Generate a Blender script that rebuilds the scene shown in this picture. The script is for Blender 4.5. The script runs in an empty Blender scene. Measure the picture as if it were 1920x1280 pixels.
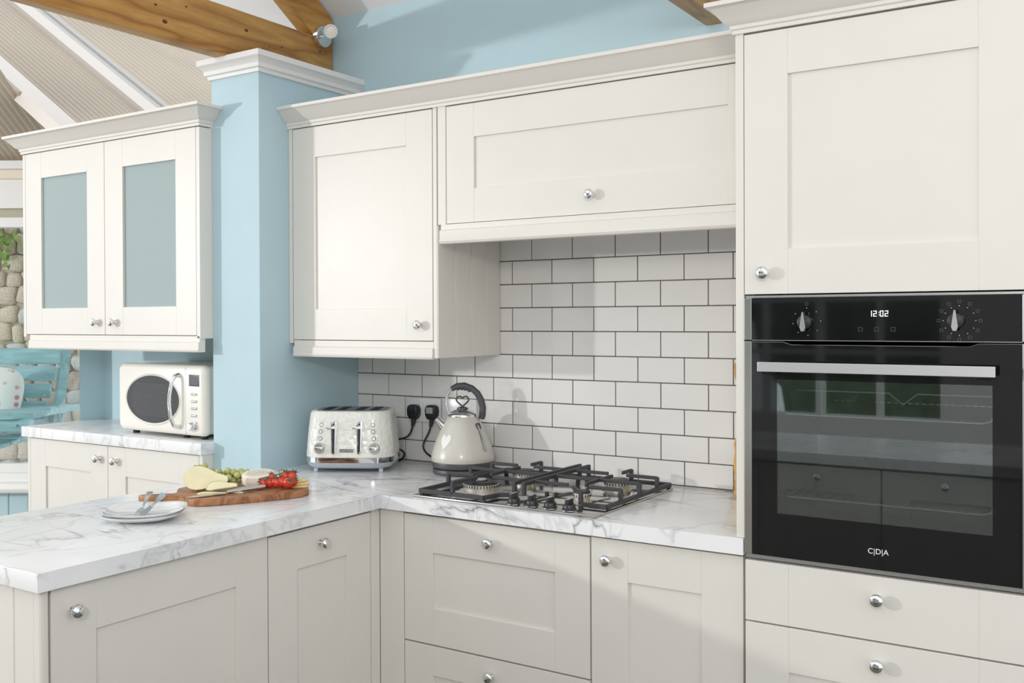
import bpy, bmesh, math, random
from mathutils import Vector, Matrix
R = math.radians
random.seed(7)
sc = bpy.context.scene
COL = sc.collection

# ------------------------------------------------------------------ camera
YAW = 0.5807
CAM = Vector((0.7804, -2.8605, 1.4252))
cd = bpy.data.cameras.new('camera'); cam = bpy.data.objects.new('camera', cd); COL.objects.link(cam)
_p, _r = -0.0067, -0.0041
_F = Vector((-math.sin(YAW)*math.cos(_p), math.cos(YAW)*math.cos(_p), math.sin(_p)))
_R = Vector((math.cos(YAW), math.sin(YAW), 0)); _U = _R.cross(_F)
_R2 = math.cos(_r)*_R + math.sin(_r)*_U; _U2 = -math.sin(_r)*_R + math.cos(_r)*_U
m = Matrix((_R2, _U2, -_F)).transposed().to_4x4(); m.translation = CAM
cam.matrix_world = m
cd.sensor_fit = 'HORIZONTAL'; cd.sensor_width = 36; cd.lens = 1851.94/1920*36
cd.shift_x = (960-928.33)/1920; cd.shift_y = -(640-611.28)/1920
cd.clip_start = .05
sc.camera = cam
FH = Vector((-math.sin(YAW), math.cos(YAW), 0)); RH = Vector((math.cos(YAW), math.sin(YAW), 0))

# ------------------------------------------------------------------ world, lights, exposure
w = bpy.data.worlds.new('overcast_sky'); sc.world = w; w.use_nodes = True
bg = w.node_tree.nodes['Background']; bg.inputs[0].default_value = (.93, .97, 1, 1); bg.inputs[1].default_value = 1.13
def area(name, loc, target, size, energy, color=(1, 1, 1), shape='DISK', size_y=None):
    l = bpy.data.lights.new(name, 'AREA'); l.shape = shape; l.size = size; l.energy = energy; l.color = color
    if size_y: l.size_y = size_y
    o = bpy.data.objects.new(name, l); COL.objects.link(o); o.location = loc
    o.rotation_euler = (Vector(target)-Vector(loc)).to_track_quat('-Z', 'Y').to_euler(); return o
area('key_lamp', (-5.9, -5.1, 2.05), (-.6, -.3, 1.2), .20, 128, (1, .985, .96))
area('fill_lamp', (1.2, -4.2, 2.25), (-.7, -.3, 1.0), .5, 27, (1, .96, .91))  # added soft fill behind the camera, standing in for the room's ceiling spots
sc.view_settings.view_transform = 'Standard'; sc.view_settings.look = 'None'
sc.view_settings.gamma = 1; sc.view_settings.use_curve_mapping = False
sc.view_settings.exposure = 0.15

# ------------------------------------------------------------------ materials
MATS = {}
def mat(name, col, rough=.5, metal=0, bump=0, bscale=60, var=0, vscale=8, spec=None, trans=0, coat=0, emit=0, aniso=None):
    mt = bpy.data.materials.new(name); mt.use_nodes = True; nt = mt.node_tree; b = nt.nodes['Principled BSDF']
    c = (*col, 1); b.inputs['Base Color'].default_value = c; b.inputs['Roughness'].default_value = rough; b.inputs['Metallic'].default_value = metal
    if spec is not None: b.inputs['Specular IOR Level'].default_value = spec
    b.inputs['Transmission Weight'].default_value = trans; b.inputs['Coat Weight'].default_value = coat
    if emit: b.inputs['Emission Color'].default_value = c; b.inputs['Emission Strength'].default_value = emit
    tc = nt.nodes.new('ShaderNodeTexCoord')
    def noise(scale, detail=3):
        n = nt.nodes.new('ShaderNodeTexNoise'); n.inputs['Scale'].default_value = scale; n.inputs['Detail'].default_value = detail
        mp = nt.nodes.new('ShaderNodeMapping'); nt.links.new(tc.outputs['Object'], mp.inputs[0])
        if aniso: mp.inputs['Scale'].default_value = aniso
        nt.links.new(mp.outputs[0], n.inputs['Vector']); return n
    if var:
        n = noise(vscale); r = nt.nodes.new('ShaderNodeValToRGB')
        r.color_ramp.elements[0].color = (*[max(0, x*(1-var)) for x in col], 1); r.color_ramp.elements[1].color = (*[min(1, x*(1+var)) for x in col], 1)
        r.color_ramp.elements[0].position = .3; r.color_ramp.elements[1].position = .7
        nt.links.new(n.outputs[0], r.inputs[0]); nt.links.new(r.outputs[0], b.inputs['Base Color'])
    if bump:
        n = noise(bscale); bp = nt.nodes.new('ShaderNodeBump'); bp.inputs['Strength'].default_value = bump; bp.inputs['Distance'].default_value = .002
        nt.links.new(n.outputs[0], bp.inputs['Height']); nt.links.new(bp.outputs[0], b.inputs['Normal'])
    MATS[name] = mt; return mt
mat('cream', (.745, .715, .665), .40, bump=.03, bscale=120, var=.012)
mat('cornice_paint', (.745, .715, .665), .4, bump=.03, bscale=120)
mat('blue_wall', (.47, .63, .69), .6, bump=.08, bscale=180, var=.015)
mat('white_paint', (.80, .785, .765), .5, bump=.04, bscale=80)
mat('ceiling_white', (.84, .83, .84), .8, bump=.05)
mat('tile_glaze', (.79, .77, .745), .1, bump=.07, bscale=14, var=.02, vscale=5)
mat('grout', (.13, .12, .11), .9, bump=.1)
mat('chrome', (.80, .80, .81), .06, 1)
mat('steel', (.55, .54, .52), .22, 1, bump=.02, bscale=90, aniso=(1, 40, 1))
mat('hob_steel', (.56, .54, .52), .12, 1, bump=.02, bscale=200)
mat('satin_steel', (.62, .62, .63), .3, 1)
mat('handle_steel', (.66, .66, .68), .38, 1, bump=.02, bscale=300, aniso=(.05, 1, 4))
mat('black_glass', (.006, .006, .007), .04, spec=.5)
mat('black_metal', (.012, .012, .013), .45)
mat('oven_cavity', (.10, .105, .105), .5, var=.1)
mat('iron', (.045, .043, .047), .55, bump=.3, bscale=400)
mat('knob_black', (.03, .03, .035), .35)
mat('burner_alu', (.60, .57, .52), .4, .6, bump=.1)
mat('brass', (.7, .5, .2), .3, 1)
mat('cap_black', (.03, .028, .03), .4)
mat('kettle_cream', (.62, .59, .53), .28, coat=.3)
mat('kettle_grey', (.075, .075, .085), .42)
mat('heart_white', (.85, .85, .84), .4)
mat('glass_gauge', (.45, .45, .42), .1, spec=.8)
mat('toaster_grey', (.45, .48, .54), .4)
mat('slot_dark', (.01, .008, .008), .6)
mat('toaster_top', (.22, .25, .25), .3, .6)
mat('badge', (.10, .10, .11), .4)
mat('white_print', (.8, .8, .8), .5)
mat('plug_black', (.012, .012, .013), .35)
mat('plug_label', (.33, .34, .38), .4)
mat('socket_white', (.82, .82, .83), .25)
mat('micro_cream', (.83, .80, .72), .25, coat=.4)
mat('micro_window', (.028, .028, .031), .08, spec=.6)
mat('micro_line', (.10, .10, .105), .4)
mat('lcd', (.09, .09, .1), .3)
mat('plate_white', (.82, .83, .83), .12, coat=.5)
mat('grape', (.44, .46, .16), .25, var=.2, vscale=40, coat=.2)
mat('grape_stem', (.35, .38, .12), .6)
mat('pear_flesh', (.83, .76, .50), .5, var=.06, vscale=30)
mat('pear_skin', (.42, .44, .12), .45, var=.15, vscale=60)
mat('cheese_paper', (.86, .79, .69), .6, var=.04, vscale=30, bump=.2)
mat('print_ink', (.28, .24, .22), .7)
mat('tomato', (.62, .045, .02), .15, var=.2, vscale=30, coat=.4)
mat('calyx', (.10, .13, .05), .6)
mat('cracker', (.82, .62, .30), .6, var=.15, vscale=80, bump=.3)
mat('knife_steel', (.66, .65, .65), .2, 1)
mat('cutlery_steel', (.62, .63, .64), .2, 1)
mat('spindle_wood', (.62, .36, .10), .4, var=.2, vscale=30)
mat('bench_blue', (.36, .56, .62), .55, var=.18, vscale=6, bump=.3, bscale=30, aniso=(1, 6, 6))
mat('mortar', (.58, .52, .46), .95, var=.2, bump=.6)
mat('soil', (.42, .38, .32), .95, var=.2)
mat('ivy_leaf', (.26, .36, .10), .55, var=.3, vscale=10)
mat('stone_pink', (.74, .60, .52), .9, var=.25, vscale=14, bump=.8, bscale=30)
mat('stone_grey', (.68, .66, .64), .9, var=.25, vscale=14, bump=.8, bscale=30)
mat('stone_tan', (.76, .65, .52), .9, var=.25, vscale=14, bump=.8, bscale=30)
mat('blind_olive', (.45, .43, .32), .7)
mat('blind_cream', (.78, .70, .58), .7)
mat('floor_stone', (.16, .14, .12), .5, var=.06, vscale=3)
mat('lens_frost', (.9, .85, .78), .4)
mat('screen_white', (.9, .95, 1), .5, emit=.9)
mat('dim_print', (.12, .12, .12), .6)
mat('hedge_green', (.05, .08, .025), .7, var=.5, vscale=6)
mat('rubber', (.03, .03, .03), .7)
mat('underside_grey', (.5, .49, .47), .5)

def ramp(nt, pts):
    r = nt.nodes.new('ShaderNodeValToRGB'); e = r.color_ramp.elements
    e[0].position, e[0].color = pts[0][0], (*pts[0][1], 1); e[1].position, e[1].color = pts[-1][0], (*pts[-1][1], 1)
    for p, c in pts[1:-1]:
        n = e.new(p); n.color = (*c, 1)
    return r
def wood(name, c0, c1, c2, scale, stretch, rough=.5, knots=True):
    mt = mat(name, c1, rough); nt = mt.node_tree; b = nt.nodes['Principled BSDF']
    tc = nt.nodes.new('ShaderNodeTexCoord'); mp = nt.nodes.new('ShaderNodeMapping'); mp.inputs['Scale'].default_value = stretch
    nt.links.new(tc.outputs['Object'], mp.inputs[0])
    n1 = nt.nodes.new('ShaderNodeTexNoise'); n1.inputs['Scale'].default_value = scale; n1.inputs['Detail'].default_value = 2; n1.inputs['Distortion'].default_value = .6
    nt.links.new(mp.outputs[0], n1.inputs['Vector'])
    mu = nt.nodes.new('ShaderNodeMath'); mu.operation = 'MULTIPLY'; mu.inputs[1].default_value = 9; nt.links.new(n1.outputs[0], mu.inputs[0])
    fr = nt.nodes.new('ShaderNodeMath'); fr.operation = 'PINGPONG'; fr.inputs[1].default_value = 1; nt.links.new(mu.outputs[0], fr.inputs[0])
    r = ramp(nt, [(0, c0), (.35, c1), (1, c2)]); nt.links.new(fr.outputs[0], r.inputs[0])
    n2 = nt.nodes.new('ShaderNodeTexNoise'); n2.inputs['Scale'].default_value = scale*14; n2.inputs['Detail'].default_value = 4
    nt.links.new(mp.outputs[0], n2.inputs['Vector'])
    mx = nt.nodes.new('ShaderNodeMix'); mx.data_type = 'RGBA'; mx.blend_type = 'MULTIPLY'; mx.inputs[0].default_value = .3
    r2 = ramp(nt, [(.35, (.55, .5, .45)), (.65, (1, 1, 1))]); nt.links.new(n2.outputs[0], r2.inputs[0])
    nt.links.new(r.outputs[0], mx.inputs[6]); nt.links.new(r2.outputs[0], mx.inputs[7]); nt.links.new(mx.outputs[2], b.inputs['Base Color'])
    return mt
wood('beam_pine', (.34, .145, .03), (.50, .245, .055), (.60, .33, .09), 2.2, (3, .55, 4), .4)
wood('board_wood', (.24, .09, .035), (.36, .15, .06), (.46, .22, .10), 5, (3, 3, 1.5), .45)
def marble():
    mt = mat('marble', (.8, .8, .8), .22); nt = mt.node_tree; b = nt.nodes['Principled BSDF']
    tc = nt.nodes.new('ShaderNodeTexCoord')
    def vein(scale, width, rot, dist, sc3=(1, 1, 1)):
        mp = nt.nodes.new('ShaderNodeMapping'); mp.inputs['Rotation'].default_value = (0, 0, rot); mp.inputs['Scale'].default_value = sc3
        nt.links.new(tc.outputs['Object'], mp.inputs[0])
        n = nt.nodes.new('ShaderNodeTexNoise'); n.inputs['Scale'].default_value = scale; n.inputs['Detail'].default_value = 5; n.inputs['Distortion'].default_value = dist
        n.inputs['Roughness'].default_value = .55
        nt.links.new(mp.outputs[0], n.inputs['Vector'])
        s = nt.nodes.new('ShaderNodeMath'); s.operation = 'SUBTRACT'; s.inputs[1].default_value = .5; nt.links.new(n.outputs[0], s.inputs[0])
        a = nt.nodes.new('ShaderNodeMath'); a.operation = 'ABSOLUTE'; nt.links.new(s.outputs[0], a.inputs[0])
        d = nt.nodes.new('ShaderNodeMath'); d.operation = 'DIVIDE'; d.inputs[1].default_value = width; d.use_clamp = True; nt.links.new(a.outputs[0], d.inputs[0])
        return d
    v1 = vein(1.5, .022, .5, 1.1, (1, 2.4, 1)); v2 = vein(3.0, .03, -.4, .8, (2.0, 1, 1))
    nm = nt.nodes.new('ShaderNodeTexNoise'); nm.inputs['Scale'].default_value = 3.5; nm.inputs['Detail'].default_value = 2; nt.links.new(tc.outputs['Object'], nm.inputs['Vector'])
    rm = ramp(nt, [(.40, (0, 0, 0)), (.62, (1, 1, 1))]); nt.links.new(nm.outputs[0], rm.inputs[0])
    cl = nt.nodes.new('ShaderNodeTexNoise'); cl.inputs['Scale'].default_value = 4; cl.inputs['Detail'].default_value = 6; nt.links.new(tc.outputs['Object'], cl.inputs['Vector'])
    base = ramp(nt, [(.28, (.76, .77, .785)), (.5, (.85, .85, .855)), (.75, (.88, .88, .875))]); nt.links.new(cl.outputs[0], base.inputs[0])
    r1 = ramp(nt, [(0, (.28, .28, .29)), (.22, (.70, .70, .71)), (1, (1, 1, 1))]); nt.links.new(v1.outputs[0], r1.inputs[0])
    r2 = ramp(nt, [(0, (.70, .70, .71)), (1, (1, 1, 1))]); nt.links.new(v2.outputs[0], r2.inputs[0])
    m1 = nt.nodes.new('ShaderNodeMix'); m1.data_type = 'RGBA'; m1.blend_type = 'MULTIPLY'; nt.links.new(rm.outputs[0], m1.inputs[0])
    nt.links.new(base.outputs[0], m1.inputs[6]); nt.links.new(r1.outputs[0], m1.inputs[7])
    m2 = nt.nodes.new('ShaderNodeMix'); m2.data_type = 'RGBA'; m2.blend_type = 'MULTIPLY'; m2.inputs[0].default_value = .55
    nt.links.new(m1.outputs[2], m2.inputs[6]); nt.links.new(r2.outputs[0], m2.inputs[7]); nt.links.new(m2.outputs[2], b.inputs['Base Color'])
marble()
def glassmat(name, tint, fac, rough=.02):
    mt = bpy.data.materials.new(name); mt.use_nodes = True; nt = mt.node_tree; nt.nodes.remove(nt.nodes['Principled BSDF'])
    t = nt.nodes.new('ShaderNodeBsdfTransparent'); t.inputs[0].default_value = (*tint, 1)
    g = nt.nodes.new('ShaderNodeBsdfGlossy'); g.inputs['Roughness'].default_value = rough; g.inputs[0].default_value = (.9, .95, .95, 1)
    mx = nt.nodes.new('ShaderNodeMixShader'); mx.inputs[0].default_value = fac
    nt.links.new(t.outputs[0], mx.inputs[1]); nt.links.new(g.outputs[0], mx.inputs[2]); nt.links.new(mx.outputs[0], nt.nodes['Material Output'].inputs[0]); MATS[name] = mt
glassmat('oven_pane', (.75, .78, .78), .14)
glassmat('clear_pane', (.93, .97, .96), .06)
def frosted():
    mt = mat('frosted_glass', (.50, .60, .60), .12, spec=.5, trans=.0); nt = mt.node_tree; b = nt.nodes['Principled BSDF']
    t = nt.nodes.new('ShaderNodeBsdfTranslucent'); t.inputs[0].default_value = (.62, .75, .74, 1)
    mx = nt.nodes.new('ShaderNodeMixShader'); mx.inputs[0].default_value = .3
    nt.links.new(b.outputs[0], mx.inputs[1]); nt.links.new(t.outputs[0], mx.inputs[2]); nt.links.new(mx.outputs[0], nt.nodes['Material Output'].inputs[0])
frosted()
def polycarb():
    mt = mat('polycarbonate', (.60, .52, .43), .25, var=.10, vscale=1.2); nt = mt.node_tree; b = nt.nodes['Principled BSDF']
    t = nt.nodes.new('ShaderNodeBsdfTranslucent'); t.inputs[0].default_value = (.62, .54, .45, 1)
    mx = nt.nodes.new('ShaderNodeMixShader'); mx.inputs[0].default_value = .3
    nt.links.new(b.outputs[0], mx.inputs[1]); nt.links.new(t.outputs[0], mx.inputs[2]); nt.links.new(mx.outputs[0], nt.nodes['Material Output'].inputs[0])
polycarb()
def toastermat():
    mt = mat('toaster_cream', (.78, .78, .72), .22, coat=.4); nt = mt.node_tree; b = nt.nodes['Principled BSDF']
    tc = nt.nodes.new('ShaderNodeTexCoord'); v = nt.nodes.new('ShaderNodeTexVoronoi'); v.inputs['Scale'].default_value = 55; v.distance = 'MANHATTAN'
    nt.links.new(tc.outputs['Object'], v.inputs['Vector']); bp = nt.nodes.new('ShaderNodeBump'); bp.inputs['Strength'].default_value = .55; bp.inputs['Distance'].default_value = .004
    nt.links.new(v.outputs['Distance'], bp.inputs['Height']); nt.links.new(bp.outputs[0], b.inputs['Normal'])
toastermat()
def cushionmat():
    mt = mat('cushion_floral', (.85, .83, .81), .8); nt = mt.node_tree; b = nt.nodes['Principled BSDF']
    tc = nt.nodes.new('ShaderNodeTexCoord'); v = nt.nodes.new('ShaderNodeTexVoronoi'); v.inputs['Scale'].default_value = 17
    nt.links.new(tc.outputs['Object'], v.inputs['Vector']); r = ramp(nt, [(.14, (.66, .26, .30)), (.24, (.80, .55, .55)), (.32, (.86, .84, .82))])
    nt.links.new(v.outputs['Distance'], r.inputs[0]); nt.links.new(r.outputs[0], b.inputs['Base Color'])
cushionmat()

# ------------------------------------------------------------------ mesh helpers
def link(name, me, mt=None, parent=None):
    o = bpy.data.objects.new(name, me); COL.objects.link(o)
    if mt and not me.materials: me.materials.append(MATS[mt])
    if parent:
        o.parent = parent
        if 'abs' in parent.keys(): o.matrix_parent_inverse = Matrix.Translation(-Vector(parent.location))
    return o
def tag(o, label=None, cat=None, group=None, kind=None):
    if label: o['label'] = label
    if cat: o['category'] = cat
    if group: o['group'] = group
    if kind: o['kind'] = kind
    return o
ABS = []
def thing(name, label, cat, loc=(0, 0, 0), rotz=0, group=None, kind=None, absolute=True):
    o = bpy.data.objects.new(name, None); COL.objects.link(o); o.location = loc; o.rotation_euler = (0, 0, rotz); o.empty_display_size = .05
    if absolute: o['abs'] = 1; ABS.append(o)
    return tag(o, label, cat, group, kind)
class MB:
    def __init__(s): s.bm = bmesh.new()
    def box(s, x0, x1, y0, y1, z0, z1, bev=0, seg=2, M=None):
        mtx = Matrix.Translation(((x0+x1)/2, (y0+y1)/2, (z0+z1)/2)) @ Matrix.Diagonal((abs(x1-x0), abs(y1-y0), abs(z1-z0), 1))
        g = bmesh.ops.create_cube(s.bm, size=1, matrix=mtx); vs = g['verts']
        if bev:
            es = list({e for v in vs for e in v.link_edges})
            r = bmesh.ops.bevel(s.bm, geom=es, offset=bev, segments=seg, affect='EDGES', profile=.5, clamp_overlap=True); vs = list({v for f in r['faces'] for v in f.verts} | {v for v in vs if v.is_valid})
        if M is not None:
            isl = set(vs); stack = list(vs)
            while stack:
                v = stack.pop()
                for e in v.link_edges:
                    q = e.other_vert(v)
                    if q not in isl: isl.add(q); stack.append(q)
            bmesh.ops.transform(s.bm, matrix=M, verts=list(isl))
        return s
    def lathe(s, prof, n=32, M=None, a0=0, a1=2*math.pi, cap=False):
        full = abs(a1-a0-2*math.pi) < 1e-6; k = n if full else n+1; rings = []
        for r, z in prof:
            rings.append([s.bm.verts.new((r*math.cos(a0+(a1-a0)*i/n), r*math.sin(a0+(a1-a0)*i/n), z)) for i in range(k)] if r > 1e-6 else [s.bm.verts.new((0, 0, z))])
        new = [v for r in rings for v in r]
        for A, B in zip(rings, rings[1:]):
            for i in range(n):
                j = (i+1) % k
                if len(A) == 1 and len(B) == 1: continue
                if len(A) == 1: f = [A[0], B[j], B[i]]
                elif len(B) == 1: f = [A[i], A[j], B[0]]
                else: f = [A[i], A[j], B[j], B[i]]
                try: s.bm.faces.new(f)
                except ValueError: pass
        if cap:
            for ring in (rings[0], rings[-1]):
                if len(ring) > 2:
                    try: s.bm.faces.new(ring)
                    except ValueError: pass
        if M is not None: bmesh.ops.transform(s.bm, matrix=M, verts=new)
        return s
    def tube(s, pts, r, n=8, cap=True, radii=None, flat=None):
        pts = [Vector(p) for p in pts]; rings = []; up = None
        for i, p in enumerate(pts):
            t = (pts[min(i+1, len(pts)-1)]-pts[max(i-1, 0)]).normalized()
            if up is None:
                up = Vector((0, 0, 1)) if abs(t.z) < .9 else Vector((1, 0, 0))
            a = (up - t*up.dot(t)).normalized(); b = t.cross(a); up = a; rr = radii[i] if radii else r; fl = flat if flat else 1
            rings.append([s.bm.verts.new(p + a*math.cos(2*math.pi*k/n)*rr*fl + b*math.sin(2*math.pi*k/n)*rr) for k in range(n)])
        for A, B in zip(rings, rings[1:]):
            for k in range(n): s.bm.faces.new([A[k], A[(k+1) % n], B[(k+1) % n], B[k]])
        if cap: s.bm.faces.new(rings[0][::-1]); s.bm.faces.new(rings[-1])
        return s
    def prism(s, poly, z0, z1, M=None, bev=0):
        a = [s.bm.verts.new((x, y, z0)) for x, y in poly]; b = [s.bm.verts.new((x, y, z1)) for x, y in poly]; n = len(poly)
        fs = [s.bm.faces.new(a[::-1]), s.bm.faces.new(b)] + [s.bm.faces.new([a[i], a[(i+1) % n], b[(i+1) % n], b[i]]) for i in range(n)]
        vs = a+b
        if bev:
            es = list(fs[0].edges)+list(fs[1].edges)
            r = bmesh.ops.bevel(s.bm, geom=es, offset=bev, segments=3, affect='EDGES', profile=.5, clamp_overlap=True); vs = list({v for f in s.bm.faces for v in f.verts})
        if M is not None: bmesh.ops.transform(s.bm, matrix=M, verts=vs)
        return s
    def sphere(s, c, r, seg=16, rings=10, sc3=(1, 1, 1)):
        M = Matrix.Translation(c) @ Matrix.Diagonal((*sc3, 1)); bmesh.ops.create_uvsphere(s.bm, u_segments=seg, v_segments=rings, radius=r, matrix=M); return s
    def quad(s, *p): s.bm.faces.new([s.bm.verts.new(q) for q in p]); return s
    def mesh(s, name, mt, smooth=40):
        bmesh.ops.recalc_face_normals(s.bm, faces=s.bm.faces)
        me = bpy.data.meshes.new(name); s.bm.to_mesh(me); s.bm.free(); me.materials.append(MATS[mt])
        if smooth:
            me.polygons.foreach_set('use_smooth', [True]*len(me.polygons)); me.set_sharp_from_angle(angle=R(smooth))
        return me
    def build(s, name, mt, parent=None, smooth=40): return link(name, s.mesh(name, mt, smooth), None, parent)
def box(name, mt, parent, x0, x1, y0, y1, z0, z1, bev=.001): return MB().box(x0, x1, y0, y1, z0, z1, bev).build(name, mt, parent, 0)
def struct(o): o['kind'] = 'structure'; return o
def extr(profile, axis, a0, a1, mt, name, parent=None, m0=0, m1=0, smooth=30):
    """profile of (out, z) swept along axis; out -> -Y (axis x) or +X (axis y). m0/m1 mitre the ends outwards with out"""
    mb = MB(); A = []; B = []
    for o, z in profile:
        if axis == 'x': A.append((a0-m0*o, -o, z)); B.append((a1+m1*o, -o, z))
        else: A.append((o, a0-m0*o, z)); B.append((o, a1+m1*o, z))
    va = [mb.bm.verts.new(p) for p in A]; vb = [mb.bm.verts.new(p) for p in B]; n = len(A)
    mb.bm.faces.new(va); mb.bm.faces.new(vb[::-1])
    for i in range(n): mb.bm.faces.new([va[i], vb[i], vb[(i+1) % n], va[(i+1) % n]])
    return mb, name, mt, parent, smooth
def text(body, size, mt, name, parent, M, extrude=.0004, bold=0):
    cu = bpy.data.curves.new(name, 'FONT'); cu.body = body; cu.size = size; cu.extrude = extrude; cu.align_x = 'CENTER'; cu.align_y = 'CENTER'; cu.offset = bold
    t = bpy.data.objects.new(name, cu); COL.objects.link(t); dg = bpy.context.evaluated_depsgraph_get()
    me = bpy.data.meshes.new_from_object(t.evaluated_get(dg)); bpy.data.objects.remove(t); me.transform(M); me.materials.clear(); me.materials.append(MATS[mt])
    return link(name, me, None, parent)
FRONT = Matrix(((1, 0, 0, 0), (0, 0, -1, 0), (0, 1, 0, 0), (0, 0, 0, 1)))      # text plane XY -> faces -Y

# ------------------------------------------------------------------ setting
YU, YD, YB = -.36, -.6054, -.592
XS, YP, XPL = -1.7244, -.497, -1.96
struct(tag(box('floor', 'floor_stone', None, -5.6, 3.2, -5.2, 1.0, -.1, 0, 0), 'pale stone kitchen floor', 'floor'))
wb = struct(tag(thing('wall_back', 'pale blue plastered wall with white brick tiles behind the hob', 'wall', (-.5, .1, 0)), kind='structure'))
MB().box(XS-.24, 3.2, .006, .14, 0, 2.66).build('plaster', 'blue_wall', wb)
# tiles
TX, TZ, X0, Z0, J = .1563, .08, -.9482, 1.6249, .0032
box('grout_bed', 'grout', wb, XS, -.02, .0028, .006, .905, 1.80, 0)
tile_cache = {}
for j in range(-1, 10):
    zt = Z0+TZ*(1-j); zb = zt-TZ; off = 0 if j % 2 == 0 else .5
    z_lo = max(zb+J/2, .912); z_hi = zt-J/2
    for k in range(-8, 8):
        xa = X0+(k+off)*TX+J/2; xb = xa+TX-J; xa = max(xa, XS+.001); xb = min(xb, -.022)
        if xb-xa < .012: continue
        key = (round(xb-xa, 4), round(z_hi-z_lo, 4))
        if key not in tile_cache: tile_cache[key] = MB().box(0, xb-xa, 0, .0058, 0, z_hi-z_lo, .0016, 2).mesh('tile', 'tile_glaze', 0)
        o = link('tile', tile_cache[key], None, wb); o.location = (xa, random.uniform(-.0003, .0003), z_lo)
        o.rotation_euler = (random.uniform(-.004, .004), 0, random.uniform(-.0025, .0025))
# pier and its cornice
struct(tag(box('wall_pier', 'blue_wall', None, XPL, XS, YP, .006, 0, 2.30, .002), 'pale blue plastered pier between the two cabinet runs', 'wall'))
def sweep_path(profile, path, name, mt, parent=None, smooth=30):
    """profile (out,z); path list of (x,y); out is to the right-hand normal of travel"""
    mb = MB(); rings = []; P = [Vector((*p, 0)) for p in path]
    for i, p in enumerate(P):
        d0 = (P[i]-P[i-1]).normalized() if i > 0 else None; d1 = (P[i+1]-P[i]).normalized() if i < len(P)-1 else None
        n0 = Vector((d0.y, -d0.x, 0)) if d0 else None; n1 = Vector((d1.y, -d1.x, 0)) if d1 else None
        if n0 is None: nn = n1
        elif n1 is None: nn = n0
        else:
            b = (n0+n1).normalized(); nn = b/ b.dot(n0)
        rings.append([mb.bm.verts.new(p+nn*o+Vector((0, 0, z))) for o, z in profile])
    n = len(profile)
    for A, B in zip(rings, rings[1:]):
        for i in range(n): mb.bm.faces.new([A[i], B[i], B[(i+1) % n], A[(i+1) % n]])
    mb.bm.faces.new(rings[0]); mb.bm.faces.new(rings[-1][::-1])
    return mb.build(name, mt, parent, smooth)
prof = [(-.01, 2.268), (.008, 2.268), (.010, 2.279), (.018, 2.283), (.019, 2.296), (.030, 2.312), (.036, 2.315), (.036, 2.334), (-.01, 2.334)]
struct(tag(sweep_path(prof, [(XPL, -.2), (XPL, YP), (XS, YP), (XS, .006)], 'trim_1', 'white_paint'), 'white moulded cornice capping the blue pier', 'moulding'))
# ceiling: two slopes
SL = .65; YR = -2.25
cl = MB(); zR = 2.60-SL*YR
cl.quad((-2.62, .02, 2.587), (3.2, .02, 2.587), (3.2, YR, zR), (-2.62, YR, zR)); cl.quad((-2.62, .14, 2.66), (3.2, .14, 2.66), (3.2, YR, zR+.09), (-2.62, YR, zR+.09))
cl.quad((-2.62, .02, 2.587), (-2.62, .14, 2.66), (-2.62, YR, zR+.09), (-2.62, YR, zR))
struct(tag(cl.build('ceiling', 'ceiling_white', None, 0), 'white sloping plaster ceiling', 'ceiling'))
# timbers
def timber(name, label, verts_fn):
    o = verts_fn().build(name, 'beam_pine'); return tag(o, label, 'beam')
bm1 = thing('tie_beam', 'thick knotty pine tie beam above the blue pier', 'beam', (-1.87, -.7, 2.33))
MB().box(-1.902, -1.844, -2.6, .0, 2.332, 2.503, .004).build('timber', 'beam_pine', bm1)
mat('knot', (.10, .035, .012), .5)
for (ky, kz, kr) in [(-1.02, 2.402, .006), (-.82, 2.43, .005), (-.70, 2.455, .004), (-.785, 2.385, .0085), (-.44, 2.44, .007), (-.27, 2.42, .004), (-.07, 2.45, .005), (-.33, 2.41, .003)]:
    MB().lathe([(0, .0012), (kr*.6, .001), (kr, 0)], 12, Matrix.Translation((-1.8438, ky, kz)) @ Matrix.Rotation(R(90), 4, 'Y') @ Matrix.Diagonal((.8, 1.2, 1, 1))).build('knot', 'knot', bm1)
def rafter():
    mb = MB(); x0, x1 = -1.902, -1.843
    pts = [(0.0, 2.587), (-2.2, 2.587+2.2*SL), (-2.2, 2.439+2.2*SL), (-.10, 2.504), (0, 2.504)]
    a = [mb.bm.verts.new((x0, y, z)) for y, z in pts]; b = [mb.bm.verts.new((x1, y, z)) for y, z in pts]
    mb.bm.faces.new(a); mb.bm.faces.new(b[::-1])
    for i in range(5): mb.bm.faces.new([a[i], b[i], b[(i+1) % 5], a[(i+1) % 5]])
    return mb
timber('roof_rafter', 'pine roof rafter climbing from the beam to the white ceiling', rafter)
timber('tie_beam', 'pine beam end above the tall oven cabinet', lambda: MB().box(-.331, -.270, -2.6, .004, 2.3135, 2.485, .004))

# niche wall behind the microwave unit, pier stub at the glazing
struct(tag(box('wall_niche', 'blue_wall', None, -3.04, XPL+.001, -.18, -.10, 0, 2.17, 0), 'blue wall behind the cream microwave', 'wall'))
st = MB().prism([(-3.042, -.292), (-3.036, -.178), (-3.0, -.10), (-3.12, -.06), (-3.20, -.172)], 0, 2.17).build('wall_stub', 'blue_wall')
struct(tag(st, 'short pale blue wall end beside the conservatory glazing', 'wall'))

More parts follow.
